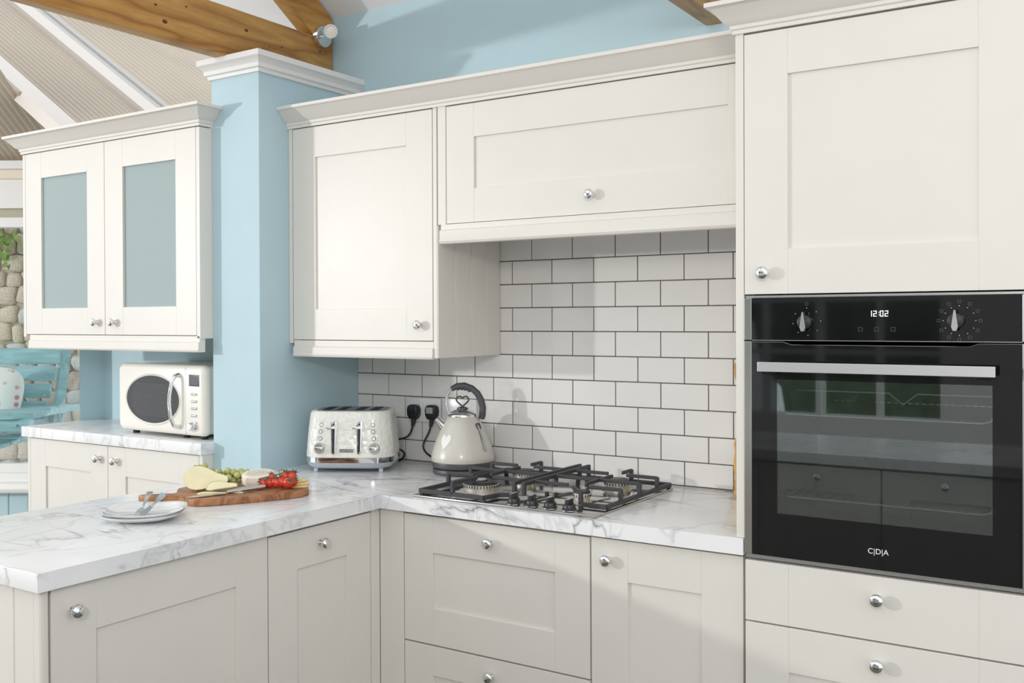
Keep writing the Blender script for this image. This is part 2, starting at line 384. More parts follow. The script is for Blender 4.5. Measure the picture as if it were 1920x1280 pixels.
# conservatory roof
def f1(x, y, up=0): return (x, y, .1535-.65*x+up)
cr = thing('ceiling_conservatory', 'ribbed polycarbonate conservatory roof with white rafters', 'roof', (-3.4, .5, 2.2), kind='structure')
def ribbed(name, y0, y1, pitch, x0=-5.5, x1=-3.15):
    mb = MB(); n = int((y1-y0)/pitch); rows = []
    for i in range(n*4+1):
        y = y0+(y1-y0)*i/(n*4); up = (0, 0, .02, .02)[i % 4]
        rows.append((mb.bm.verts.new(f1(x0, y, up)), mb.bm.verts.new(f1(x1, y, up))))
    for A, B in zip(rows, rows[1:]): mb.bm.faces.new([A[0], A[1], B[1], B[0]])
    return mb.build(name, 'polycarbonate', cr, 0)
ribbed('roof_panel', -.15, .45, .04); ribbed('roof_panel', .74, 2.6, .055)
def raft(y0, y1, dn, up, name='rafter', mt='white_paint'):
    mb = MB(); v = []
    for x in (-5.5, -3.15):
        v.append([mb.bm.verts.new(f1(x, y, u)) for y, u in ((y0, dn), (y1, dn), (y1, up), (y0, up))])
    for i in range(4): mb.bm.faces.new([v[0][i], v[0][(i+1) % 4], v[1][(i+1) % 4], v[1][i]])
    mb.bm.faces.new(v[0]); mb.bm.faces.new(v[1][::-1]); return mb.build(name, mt, cr, 0)
mat('rafter_cream', (.74, .68, .63), .5)
raft(-.275, -.15, -.02, .05, mt='rafter_cream'); raft(.45, .575, -.02, .05, mt='rafter_cream')
raft(.575, .74, .02, .03, 'glazing_cap', 'underside_grey'); raft(.66, .70, .005, .03, 'glazing_bead', 'rafter_cream'); 
mb = MB(); A = [(-2.84, 5.02), (-2.215, 5.026), (-2.139, 4.768), (-2.166, 4.532), (-2.184, 4.374), (-2.24, 3.975)]
def loc(r, d, z): p = CAM+RH*r+FH*d; return (p.x, p.y, z)
def f2(r, d, up=0): return loc(r, d, 2.257+.45*(4.95-d)+up)
n = 22; rows = []
for i in range(n*4+1):
    r = -2.85+(.71)*i/(n*4); up = (0, 0, .02, .02)[i % 4]
    dn = 5.024
    # upper limit follows the hip
    du = 3.98 if r < -2.24 else 3.98+(r+2.24)*6.5
    rows.append((mb.bm.verts.new(f2(r, min(du, 4.9), up)), mb.bm.verts.new(f2(r, dn, up))))
for P, Q in zip(rows, rows[1:]): mb.bm.faces.new([P[0], P[1], Q[1], Q[0]])
mb.build('roof_panel', 'polycarbonate', cr, 0)

# conservatory window wall (local frame: x along the wall, y away, z up)
WO = CAM+RH*-2.3+FH*4.95
win = thing('window_1', 'white framed conservatory window with roller blind cassette', 'window', (WO.x, WO.y, .5), YAW, kind='structure', absolute=False)
def wbx(name, mt, x0, x1, y0, y1, z0, z1, bev=.003, parent=None): return box(name, mt, parent or win, x0, x1, y0, y1, z0-.5, z1-.5, bev)
XA, XB = -.95, 1.1
wbx('eaves_beam', 'white_paint', XA, XB, .0, .10, 2.19, 2.232); wbx('eaves_trim', 'blind_cream', XA, XB, .02, .10, 2.142, 2.19)
wbx('head_rail', 'white_paint', XA, XB, .03, .10, 1.995, 2.142); wbx('roller_blind', 'blind_olive', XA, XB, .05, .075, 1.95, 1.995); wbx('top_rail', 'white_paint', XA, XB, .03, .09, 1.90, 1.95)
wbx('bottom_rail', 'white_paint', XA, XB, .03, .09, .66, .705); wbx('sill_upstand', 'white_paint', XA, XB, .02, .10, .615, .66)
wbx('window_sill', 'white_paint', XA, XB, -.05, .10, .568, .615, .02)
pn = wbx('pane', 'clear_pane', XA, XB, -.003, .003, .705, 1.90, 0); pn.location = (0, .061, 0); pn.rotation_euler = (0, 0, R(-2.2)); wbx('mullion', 'white_paint', -.86, -.80, .03, .09, .705, 1.90)
wd = thing('wall_dwarf', 'pale blue tongue and groove boarding under the conservatory window', 'wall', (WO.x, WO.y, 0), YAW, kind='structure', absolute=False)
box('wall_core', 'blue_wall', wd, XA, XB, .03, .16, 0, .567, 0)
for i in range(20):
    box('board', 'blue_wall', wd, XA+i*.1, XA+i*.1+.098, .012, .03, .02, .567, .006)

# garden outside
GO = CAM+RH*-3+FH*6.0
struct(tag(box('ground_outside', 'soil', None, -8, -3.25, -1.2, 4.5, .18, .2, 0), 'pale gravel ground outside the conservatory', 'ground'))
gw = thing('garden_wall', 'rough garden wall of pink and grey stones behind the bench', 'wall', tuple(CAM+RH*-3.2+FH*6.8-Vector((0, 0, CAM.z-.2))), YAW, absolute=False)
box('mortar_core', 'mortar', gw, -.75, .75, .05, .35, 0, 2.3, .02)
svars = []
for k in range(9):
    mb = MB(); bmesh.ops.create_icosphere(mb.bm, subdivisions=2, radius=.5)
    rs = random.Random(k); ph = [rs.uniform(0, 6.3) for _ in range(6)]
    for v in mb.bm.verts:
        c = v.co
        for a in range(3): c[a] = math.copysign(abs(c[a]*2)**.55*.5, c[a])
        c *= 1+.10*math.sin(3*c.x*2+ph[0])+.10*math.sin(4*c.z*2+ph[1]); c.x += .12*c.z*math.sin(ph[2]); c.z += .10*c.x*math.sin(ph[3])
    svars.append(mb.mesh('stone', ('stone_pink', 'stone_grey', 'stone_tan')[k % 3], 60))
z = .02; rs = random.Random(3)
while z < 2.2:
    h = rs.uniform(.09, .15); x = -.74+rs.uniform(-.06, 0)
    while x < .7:
        wd_ = rs.uniform(.08, .17); o = link('stone', rs.choice(svars), None, gw)
        o.location = (x+wd_/2, .055, z+h/2+rs.uniform(-.01, .01)); o.scale = (wd_*.98, .10, h*.98); o.rotation_euler = (0, rs.uniform(-.15, .15), 0); x += wd_
    z += h
iv = thing('ivy_plant', 'green ivy trailing over the top of the stone wall', 'plant', tuple(CAM+RH*-3.4+FH*6.72-Vector((0, 0, CAM.z-1.9))), YAW, absolute=False)
lf = MB().prism([(0, -.02), (.018, -.008), (.02, .01), (.007, .014), (0, .032), (-.007, .014), (-.02, .01), (-.018, -.008)], 0, .001).mesh('leaf', 'ivy_leaf', 0)
MB().tube([(-.2, 0, .3), (-.05, -.01, .15), (.03, -.01, .0), (.10, -.01, -.12)], .004, 6).tube([(-.2, 0, .25), (-.12, -.01, .1), (-.10, 0, -.08)], .004, 6).build('stem', 'ivy_leaf', iv)
for i in range(90):
    t = rs.random(); o = link('leaf', lf, None, iv); o.location = (-.2+.30*t+rs.gauss(0, .05), rs.uniform(-.06, .0), .26-.40*t*rs.uniform(.4, 1)+rs.gauss(0, .045))
    o.rotation_euler = (R(90)+rs.uniform(-.7, .7), rs.uniform(-3, 3), rs.uniform(-.6, .6)); s_ = rs.uniform(.8, 1.5); o.scale = (s_,)*3
# bench
B0 = CAM+RH*-3.0+FH*5.9; bn = thing('garden_bench', 'weathered blue painted wooden garden bench outside the glazing', 'bench', (B0.x, B0.y, .2), YAW, absolute=False)
def bb(name, x0, x1, y0, y1, z0, z1, M=None, bev=.006):
    return MB().box(x0, x1, y0, y1, z0-.2, z1-.2, bev, 2, M).build(name, 'bench_blue', bn)
for i, (za, zb, xr) in enumerate([(1.171, 1.267, .409), (1.073, 1.162, .397), (.974, 1.058, .380), (.88, .958, .37)]): bb('back_slat', -1.1, xr, -.03+.03*i*-1, -.005+.03*i*-1, za, zb)
MB().tube([(.41, .06, 1.07), (.40, -.01, .75), (.37, -.16, .25), (.36, -.2, .0)], .035, 4).build('back_post', 'bench_blue', bn)
for i in range(4): bb('seat_slat', -1.1, .32, -.56+i*.125, -.45+i*.125, .735+.012*i*.3, .762+.012*i*.3)
bb('front_rail', -1.1, .31, -.58, -.555, .64, .735)
bb('leg', .19, .27, -.57, -.50, .2, .94); bb('leg', .36, .42, -.06, .0, .2, .94); bb('leg', -1.05, -.97, -.57, -.50, .2, .94)
mb = MB().prism([(.13, -.60), (.36, -.62), (.50, -.56), (.52, .0), (.36, .0), (.20, -.2)], .90-.2, .932-.2); mb.build('armrest', 'bench_blue', bn)
bb('arm_rail', .30, .50, -.58, -.55, .83, .90); bb('arm_rail', .33, .36, -.55, 0, .83, .90)
for bx, bz in ((.36, .99), (.37, 1.1), (.42, .865)): MB().lathe([(0, .006), (.006, .005), (.008, 0)], 10, Matrix.Translation((bx, -.585 if bz < .9 else -.12, bz-.2)) @ Matrix.Rotation(R(90), 4, 'X')).build('bolt', 'satin_steel', bn)
CU = CAM+RH*-2.85+FH*5.62; cu = MB(); bmesh.ops.create_uvsphere(cu.bm, u_segments=28, v_segments=18, radius=1)
for v in cu.bm.verts:
    x, y, z = v.co; e = max(abs(x), abs(z)); q = math.hypot(x, z) or 1
    f = .82+.18*e/q; sx = math.copysign(abs(x)**.62, x); sz = math.copysign(abs(z)**.62, z)
    v.co = (sx*.15, y*.07*(1-.35*max(abs(x), abs(z))**2), sz*.195)
o = cu.build('cushion', 'cushion_floral'); o.location = (CU.x, CU.y, .975); o.rotation_euler = (R(-12), R(8), YAW)
tag(o, 'white scatter cushion printed with pink flowers on the bench', 'cushion')

# ------------------------------------------------------------------ kitchen units
kprof = [(.0095, 0), (.0095, .003), (.0055, .006), (.0055, .011), (.0075, .0123), (.0112, .0140), (.0140, .0165), (.0152, .0195), (.0150, .0222), (.0136, .0248), (.0113, .0268), (.0080, .0283), (.0042, .0291), (0, .0294)]
KN = {'y': MB().lathe(kprof, 24, Matrix.Rotation(R(90), 4, 'X')).mesh('knob', 'chrome', 75), 'x': MB().lathe(kprof, 24, Matrix.Rotation(R(90), 4, 'Y')).mesh('knob', 'chrome', 60)}
def fbox(name, mt, parent, ax, plane, a0, a1, z0, z1, o0, o1, bev=.0008):
    """front-space box: ax 'y' faces -Y with a = X; ax 'x' faces +X with a = Y; o = distance in front of plane"""
    if ax == 'y': return box(name, mt, parent, a0, a1, plane-o1, plane-o0, z0, z1, bev)
    return box(name, mt, parent, plane+o0, plane+o1, a0, a1, z0, z1, bev)
def front(parent, ax, plane, a0, a1, z0, z1, knob=None, st=.104, rail=.104, name='door', flat=False, glass=False, st2=None, ctop=None):
    g = .0015; a0 += g; a1 -= g; z0 += g; z1 -= g; T = .02
    if glass: body = fbox(name, 'frosted_glass', parent, ax, plane, a0+st-.006, a1-st+.006, z0+rail-.006, z1-rail+.006, -.014, -.009, 0)
    else: body = fbox(name, 'cream', parent, ax, plane, a0+.004, a1-.004, z0+.004, z1-.004, -T+.002, -.0065 if not flat else -.012, 0)
    s2 = st2 or st
    fbox('stile', 'cream', body, ax, plane, a0, a0+st, z0, z1, -T, 0); fbox('stile', 'cream', body, ax, plane, a1-s2, a1, z0, z1, -T, 0)
    if flat: fbox('rail', 'cream', body, ax, plane, a0+st, a1-s2, z0, z1, -T, -.0002)
    else:
        fbox('rail', 'cream', body, ax, plane, a0+st, a1-s2, z1-rail, z1, -T, -.0002); fbox('rail', 'cream', body, ax, plane, a0+st, a1-s2, z0, z0+rail, -T, -.0002)
    if knob:
        k = link('knob', KN[ax], None, body); k.location = (knob[0], plane, knob[1]) if ax == 'y' else (plane, knob[0], knob[1]); k['label'] = 'round chrome knob'
    return body
def carcass(parent, x0, x1, y0, y1, z0, z1, name='carcass', mt='cream'): return box(name, mt, parent, x0, x1, y0, y1, z0, z1, .001)

# --- wall cabinet beside the pier
wc = thing('wall_cabinet', 'cream shaker wall cabinet above the toaster and kettle', 'cabinet', (-1.4, -.17, 1.30))
carcass(wc, -1.706, -1.0935, YU+.021, -.002, 1.356, 2.10)
box('end_panel', 'cream', wc, XS+.001, -1.7065, YU+.001, -.002, 1.346, 2.094)
front(wc, 'y', YU, -1.7035, -1.0945, 1.357, 2.0915, (-1.1445, 1.409), .105, .105)
box('side_panel', 'cream', wc, -1.0930, -1.0785, YU, -.002, 1.303, 2.094)
for ya, yb in ((-.36, -.2685), (-.2665, -.178), (-.176, -.0893), (-.0873, -.003)): box('board', 'cream', wc, -1.0785, -1.0735, ya, yb, 1.3035, 1.722, .0022)
pel = [(0, 1.3562), (.004, 1.3562), (.004, 1.336), (.010, 1.333), (.010, 1.311), (.013, 1.306), (.010, 1.300), (-.02, 1.300), (-.02, 1.3562)]
def sweepx(prof, y, x0, x1, name, parent, mt='cream'): return sweep_path([(o, z) for o, z in prof], [(x0, y), (x1, y)], name, mt, parent)
sweepx(pel, YU+.004, -1.6995, -1.0935, 'pelmet', wc)
# --- extractor cabinet over the hob
hc = thing('extractor_cabinet', 'cream lift-up cabinet hiding the extractor above the hob', 'cabinet', (-.55, -.17, 1.66))
carcass(hc, -1.0730, -.0225, YU+.021, -.002, 1.728, 2.10)
box('filler_strip', 'cream', hc, -1.0730, -1.0422, YU-.001, YU+.02, 1.7225, 2.094)
front(hc, 'y', YU, -1.0415, -.0225, 1.7232, 2.0915, (-.5307, 1.7788), .104, .104)
pel2 = [(0, 1.7222), (.006, 1.7222), (.006, 1.706), (.014, 1.702), (.014, 1.675), (.017, 1.669), (.013, 1.662), (-.02, 1.662), (-.02, 1.7222)]
sweepx(pel2, YU-.002, -1.0565, -.0225, 'pelmet', hc)
box('extractor_plate', 'satin_steel', hc, -1.05, -.03, YU+.03, -.004, 1.700, 1.727)
# --- cornice over both
cp = [(-.03, 2.0925), (.006, 2.0925), (.006, 2.101), (.010, 2.104), (.010, 2.112), (.022, 2.119), (.044, 2.146), (.050, 2.150), (.056, 2.152), (.056, 2.162), (-.03, 2.162)]
tag(sweepx(cp, YU-.0, XS+.001, -.0225, 'cornice', None, 'cornice_paint'), 'long cream cornice along the top of the wall cabinets', 'moulding')

# --- tall oven housing
tc_ = thing('oven_housing', 'tall cream cabinet holding the built-in oven', 'cabinet', (.3, -.3, 0))
box('side_panel', 'cream', tc_, -.0212, -.0018, YD, -.002, .9105, 2.094); box('side_panel', 'cream', tc_, .6005, .62, YD, -.002, 0, 2.094)
box('side_panel', 'cream', tc_, -.0018, .012, YD+.03, -.002, .05, 2.09, 0)
carcass(tc_, .001, .5985, YD+.021, -.004, 1.482, 2.09); carcass(tc_, .001, .5985, YD+.021, -.004, .1, .860)
box('back_panel', 'cream', tc_, .001, .5985, -.03, -.004, .862, 1.48)
front(tc_, 'y', YD, -.0015, .5995, 1.480, 2.0885, (.0475, 1.5305), .1015, .103)
front(tc_, 'y', YD, -.0015, .5995, .7185, .8622, (.2974, .8128), .1015, .103, 'drawer', flat=True)
front(tc_, 'y', YD, -.0015, .5995, .430, .7178, (.2972, .6699), .1015, .103, 'drawer')
front(tc_, 'y', YD, -.0015, .5995, .14, .4293, (.2972, .381), .1015, .103, 'drawer')
box('vent_trim', 'satin_steel', tc_, .001, .598, YD+.004, YD+.02, .8655, .8765, .001); box('vent_trim', 'satin_steel', tc_, .001, .598, YD+.004, YD+.02, 1.4722, 1.4785, .001)
cpt = [(o, z-.002) for o, z in cp]
tcn = sweep_path(cpt, [(-.0212, YU-.060), (-.0212, YD), (.62, YD)], 'cornice', 'cornice_paint', tc_)
# --- oven
ov = thing('built_in_oven', 'black glass built-in oven with steel handle', 'oven', (.3, -.4, .877))
ZA, ZB, ZC = .877, 1.3735, 1.472
mb = MB()
for b in ((.025, .57, -.10, -.09, .90, 1.36), (.025, .03, YD+.02, -.1, .9, 1.36), (.565, .57, YD+.02, -.1, .9, 1.36), (.025, .57, YD+.02, -.1, .9, .905), (.025, .57, YD+.02, -.1, 1.355, 1.36)): mb.box(*b)
mb.build('cavity', 'oven_cavity', ov, 0)
for x0, x1 in ((.0005, .0180), (.5770, .5945)):
    box('side_trim', 'steel', ov, x0, x1, YD-.006, YD+.025, ZA, ZB-.0015, .001); box('side_trim', 'steel', ov, x0, x1, YD-.006, YD+.025, ZB+.0015, ZC, .001)
cpn = box('control_panel', 'black_glass', ov, .0182, .5768, YD-.006, YD+.02, ZB+.002, ZC, .0006)
box('panel_edge', 'satin_steel', cpn, .0182, .5768, YD-.0055, YD+.01, ZB+.0008, ZB+.0022, 0)
# door: frame pieces round the window with the notched top edge
dr = MB(); y0, y1 = YD-.006, YD+.012; wx0, wx1, wz0, wz1 = .077, .5225, .977, 1.2855
for x0, x1, z0, z1 in ((.0182, wx0, ZA, 1.3705), (wx1, .5768, ZA, 1.3705), (wx0, wx1, ZA, wz0)): dr.box(x0, x1, y0, y1, z0, z1)
dr.prism([(wx0, wz1), (wx1, wz1), (wx1, 1.3705), (.497, 1.3705), (.480, 1.3645), (.112, 1.3645), (.092, 1.3705), (wx0, 1.3705)], 0, y1-y0, Matrix.Translation((0, y1, 0)) @ FRONT)
door = dr.build('oven_door', 'black_glass', ov, 0)
MB().tube([(.0182, y0, 1.3706), (.092, y0, 1.3706), (.112, y0, 1.3646), (.480, y0, 1.3646), (.497, y0, 1.3706), (.5768, y0, 1.3706)], .0006, 4).build('glass_edge', 'satin_steel', door)
box('window_pane', 'oven_pane', door, wx0, wx1, y0+.0005, y0+.003, wz0, wz1, 0)
hd = box('handle', 'handle_steel', door, .0468, .5325, YD-.052, YD-.040, 1.3045, 1.3265, .0008)
for hx in (.066, .51): box('handle_bracket', 'black_metal', door, hx-.016, hx+.016, YD-.042, YD-.005, 1.2985, 1.3175, .004)
text('C|D|A', .0165, 'white_print', 'maker_logo', door, Matrix.Translation((.2985, y0-.0003, .9165)) @ FRONT)
for k, z in enumerate((1.203, 1.012)):
    rk = MB(); ry0, ry1 = YD+.035, -.13
    rk.tube([(.06, ry0, z+.03), (.075, ry0, z+.005), (.09, ry0, z), (.50, ry0, z), (.515, ry0, z+.005), (.53, ry0, z+.03)], .0028, 6)
    rk.tube([(.075, ry1, z), (.52, ry1, z)], .0025, 6)
    for i in range(26): x = .09+.42*i/25; rk.tube([(x, ry0, z+.003), (x, ry1, z+.003)], .0014, 5)
    rk.build('wire_rack', 'chrome', ov)
MB().tube([(.09, YD+.10, 1.255), (.30, YD+.10, 1.255), (.33, YD+.10, 1.23), (.36, YD+.10, 1.255), (.52, YD+.10, 1.255)], .0022, 6).build('grill_element', 'satin_steel', ov)
def pointer(x, z):
    k = MB().lathe([(.016, 0), (.016, .012), (.013, .014), (0, .014)], 28, Matrix.Translation((x, YD-.006, z)) @ Matrix.Rotation(R(90), 4, 'X')).build('control_knob', 'black_metal', ov)
    MB().prism([(-.0065, -.0115), (-.0035, -.0205), (.0035, -.0205), (.0065, -.0115), (.0016, .0225), (-.0016, .0225)], .014, .024, Matrix.Translation((x, YD-.006, z)) @ FRONT).build('pointer', 'satin_steel', k, 0)
pointer(.1425, 1.4165); pointer(.4545, 1.4185)
def sym(x, z, s=.0032, mt='dim_print'):
    mb = MB(); t = .0006
    for b in ((-s, s, -s, -s+t), (-s, s, s-t, s), (-s, -s+t, -s, s), (s-t, s, -s, s)): mb.box(x+b[0], x+b[1], YD-.0066, YD-.006, z+b[2], z+b[3])
    return mb
for (x, z, n) in ((.1455, 1.4175, 8), (.4605, 1.419, 12)):
    ds = MB(); ss = []
    for i in range(n):
        a = R(90-360*i/n*(.97 if n == 8 else 1))
        ds.box(x+.031*math.cos(a)-.0007, x+.031*math.cos(a)+.0007, YD-.0066, YD-.006, z+.031*math.sin(a)-.0007, z+.031*math.sin(a)+.0007)
        if n == 12 or i in (0,): sm = sym(x+.040*math.cos(a), z+.040*math.sin(a)); sm.build('symbol', 'dim_print', cpn, 0)
    ds.build('dial_dots', 'white_print', cpn, 0)
for x in (.262, .296, .330): sym(x, 1.4005, .0045).build('touch_key', 'dim_print', cpn, 0)
SEG = {'1': 'bc', '2': 'abged', '0': 'abcdef'}
dp = MB(); cx = .2865
def seg(mb, x, z, ch, w=.0068, h=.0125, t=.0013):
    P = {'a': (0, w, h-t, h), 'd': (0, w, 0, t), 'g': (0, w, h/2-t/2, h/2+t/2), 'f': (0, t, h/2, h), 'b': (w-t, w, h/2, h), 'e': (0, t, 0, h/2), 'c': (w-t, w, 0, h/2)}
    for q in SEG[ch]: b = P[q]; mb.box(x+b[0], x+b[1], YD-.0068, YD-.0061, z+b[2], z+b[3])
for i, ch in enumerate('1202'): seg(dp, .2795+.0098*i+(.0042 if i > 1 else 0), 1.4285, ch)
dp.box(.3004, .3018, YD-.0068, YD-.0061, 1.4315, 1.4329).box(.3004, .3018, YD-.0068, YD-.0061, 1.437, 1.4384)
dp.build('clock_digits', 'screen_white', cpn, 0)

# --- base units on the back run
du = thing('drawer_unit', 'cream pan drawer unit under the gas hob', 'drawers', (-.72, -.3, 0))
carcass(du, -1.029, -.4185, YB+.021, -.02, .1, .866)
front(du, 'y', YB, -1.0305, -.4165, .4902, .8615, (-.7266, .809), .104, .1045, 'drawer')
front(du, 'y', YB, -1.0305, -.4165, .135, .4888, (-.7249, .441), .104, .085, 'drawer')
box('plinth', 'cream', du, -1.03, -.417, YB+.06, YB+.075, .0, .13)
bc = thing('base_cabinet', 'cream single-door base cabinet between hob drawers and oven', 'cabinet', (-.21, -.3, 0))
carcass(bc, -.4135, -.0095, YB+.021, -.02, .1, .866)
front(bc, 'y', YB, -.4150, -.0085, .135, .8640, (-.3644, .810), .104, .1045)
box('plinth', 'cream', bc, -.415, -.008, YB+.06, YB+.075, .0, .13)
cpst = thing('corner_post', 'cream filler post in the inner corner below the worktop', 'panel', (-1.08, -.6, 0))
box('filler', 'cream', cpst, -1.1215, -1.032, YB, YB+.02, .1, .866); box('filler', 'cream', cpst, -1.1395, -1.122, -.632, -.5925, .1, .866)
# --- peninsula units, facing +X
PX = -1.122
pc = thing('base_cabinet', 'narrow cream cupboard in the peninsula nearest the inner corner', 'cabinet', (-1.4, -.84, 0))
carcass(pc, -1.73, PX-.021, -1.0405, -.634, .1, .866); front(pc, 'x', PX, -1.0415, -.6335, .135, .861, (-.8462, .811), .104, .1045)
pd = thing('base_cabinet', 'wide cream cupboard at the free end of the peninsula', 'cabinet', (-1.4, -1.35, 0))
carcass(pd, -1.73, PX-.021, -1.652, -1.0425, .1, .866); front(pd, 'x', PX, -1.6535, -1.0425, .135, .8655, (-1.6037, .812), .106, .1065)
pe = thing('end_panel', 'cream grooved board panel closing the peninsula end', 'panel', (-1.4, -1.67, 0))
box('corner_post', 'cream', pe, -1.150, PX, -1.6755, -1.6555, .0, .8695, .006)
for i in range(6): box('board', 'cream', pe, -1.2252-.0955*i+.001 if i else -1.2242, -1.151-.0 if i == 0 else -1.2262-.0955*(i-1), -1.672, -1.6535, .0, .8695, .003)
# --- worktops
mb = MB().prism([(-.003, -.001), (-.003, -.612), (-1.1028, -.612), (-1.1028, -1.6939), (-1.75, -1.6939), (-1.75, YP-.001), (XS+.001, YP-.001), (XS+.001, -.001)], .87, .91, None, .0018)
tag(mb.build('worktop', 'marble'), 'L-shaped white marble-effect worktop with grey veins carrying the hob', 'worktop')
mb = MB().prism([(-1.956, -.182), (-1.956, -.556), (-3.045, -.556), (-3.045, -.285), (-3.035, -.182)], .957, .998, None, .0018)
tag(mb.build('worktop', 'marble'), 'short marble-effect worktop under the microwave', 'worktop')
# --- left unit
YL = -.552
lw = thing('glazed_wall_cabinet', 'cream wall cabinet with two frosted glass doors above the microwave', 'cabinet', (-2.49, -.37, 1.31))
box('side_panel', 'cream', lw, -1.978, XPL+.0, YL, -.182, 1.363, 2.10); box('side_panel', 'cream', lw, -3.029, -3.011, YL, -.182, 1.363, 2.10)
box('base_board', 'cream', lw, -3.011, -1.978, YL+.021, -.182, 1.366, 1.384); box('top_board', 'cream', lw, -3.011, -1.978, YL+.021, -.182, 2.08, 2.10); box('back_board', 'cream', lw, -3.011, -1.978, -.19, -.182, 1.384, 2.08)
for z in (1.60, 1.84): box('shelf', 'cream', lw, -3.01, -1.979, YL+.06, -.19, z, z+.016)
front(lw, 'y', YL, -3.0105, -2.4940, 1.3725, 2.102, (-2.5412, 1.421), .107, .103, glass=True); front(lw, 'y', YL, -2.4940, -1.9785, 1.3725, 2.102, (-2.4343, 1.4209), .107, .103, glass=True)
pl3 = [(o, z+.0155) for o, z in pel]
sweep_path([(o, z) for o, z in pl3], [(-2.985, -.19), (-2.985, YL+.004), (XPL-.004, YL+.004), (XPL-.004, YP)][1:3], 'pelmet', 'cream', lw)
cpl = [(o, z+.010) for o, z in cp]
sweep_path(cpl, [(-3.029, -.19), (-3.029, YL), (XPL, YL), (XPL, YP-.0005)], 'cornice', 'cornice_paint', lw)
lb = thing('base_cabinet', 'cream two-door base cabinet under the microwave', 'cabinet', (-2.49, -.36, 0))
YLB = -.545
carcass(lb, -2.999, -1.98, YLB+.021, -.182, .1, .956); box('side_panel', 'cream', lb, -1.979, XPL-.001, YLB, -.182, 0, .9565); box('side_panel', 'cream', lb, -3.018, -3.0, YLB, -.182, 0, .9565)
front(lb, 'y', YLB, -3.0, -2.4935, .135, .9545, (-2.5439, .9032), .104, .107); front(lb, 'y', YLB, -2.4935, -1.9795, .135, .9545, (-2.4401, .9009), .104, .107)

# ------------------------------------------------------------------ hob
ZW = .91
hb = thing('gas_hob', 'steel four-burner gas hob with black iron pan supports', 'hob', (-.70, -.34, ZW))
HX0, HX1, HY0, HY1 = -1.002, -.402, -.590, -.082
MB().box(HX0, HX1, HY0, HY1, ZW+.0005, ZW+.007, .003).build('steel_plate', 'hob_steel', hb)
def burner(x, y, r, ring=False):
    T = Matrix.Translation((x, y, ZW+.007))
    b = MB().lathe([(r*1.25, 0), (r*1.25, .003), (r*.95, .005), (r*.95, .012), (r*1.05, .014), (r*1.05, .022), (r*.98, .024), (0, .024)], 40, T).build('burner', 'burner_alu', hb)
    MB().lathe([(r*1.0, .0245), (r*1.0, .028), (r*.9, .031), (r*.45 if ring else 0, .032)]+([(r*.4, .028), (r*.36, .028), (r*.36, .034), (0, .034)] if ring else []), 40, T).build('burner_cap', 'cap_black', b)
    if ring: MB().lathe([(r*.33, .034), (r*.33, .037), (0, .0375)], 24, T).build('inner_cap', 'burner_alu', b)
    tm = MB(); n = int(30*r/.04)
    for i in range(n):
        a = 2*math.pi*i/n; tm.box(-.001, .001, -.0015, .0015, .015, .0215, 0, 2, T @ Matrix.Rotation(a, 4, 'Z') @ Matrix.Translation((r*1.05, 0, 0)))
    tm.build('flame_port', 'slot_dark', b, 0)['kind'] = 'stuff'
    MB().tube([(x+r*1.15, y-r*.5, ZW+.008), (x+r*1.15, y-r*.5, ZW+.026)], .002, 6).build('igniter', 'brass', b)
burner(-.862, -.437, .052, True); burner(-.865, -.185, .034); burner(-.535, -.195, .036); burner(-.53, -.425, .024)
def grate(xo, xi, ya, front):
    """xo outer side x, xi inner side x, ya front edge, front = length of the low front bar"""
    s_ = 1 if xi > xo else -1; g = MB(); z0, z1 = ZW+.011, ZW+.023; zt = ZW+.050; t = .0055
    def bar(p, q, w=t, h=.006):
        p, q = Vector(p), Vector(q); d = q-p; L = d.length; M = Matrix.Translation((p+q)/2) @ d.to_track_quat('X', 'Z').to_matrix().to_4x4()
        g.box(-L/2, L/2, -w, w, -h, h, .0018, 2, M)
    zf = (z0+z1)/2; yb = -.094; xn = xo+s_*front; yi = -.488
    bar((xo, ya, zf), (xo, yb, zf)); bar((xo, ya, zf), (xn, ya, zf)); bar((xo, yb, zf), (xi, yb, zf))
    if front > .15: bar((xn, ya, zf), (xn+s_*.01, ya+.06, zf)); bar((xn+s_*.01, ya+.06, zf), (xi, yi, zf))
    def leg(x, y, k=0): bar((x, y, zf), (x, y, zt+.003), t, t)
    bar((xi, yi, zt), (xi, yb+.005, zt)); leg(xi, yi+.005); leg(xi, yb); leg(xi, -.30)
    bx = xo+s_*.128
    for by, rr in ((-.43, .034), (-.19, .030)):
        leg(xo, by); bar((xo, by, zt), (bx-s_*rr, by, zt), .0045, .005)
        bar((xi, by, zt), (bx+s_*rr, by, zt), .0045, .005)
    fx = xo+s_*(.118 if front > .15 else front)
    leg(fx, ya); bar((fx, ya, zt), (bx, -.43-.034, zt), .0045, .005)
    leg(bx, yb); bar((bx, yb, zt), (bx, -.19+.035, zt), .0045, .005)
    leg(xo, -.31); bar((xo, -.31, zt), (xi, -.31, zt), .0045, .005); bar((bx, -.43+.040, zt), (bx, -.19-.035, zt), .0045, .005)
    for x, y in ((xo, ya+.01), (xo, yb-.01), (xi, yb-.01), (xn, ya)): g.box(x-.005, x+.005, y-.005, y+.005, ZW+.007, ZW+.012)
    return g.build('pan_support', 'iron', hb, 0)
grate(-.986, -.716, -.573, .225); grate(-.408, -.684, -.513, .078)
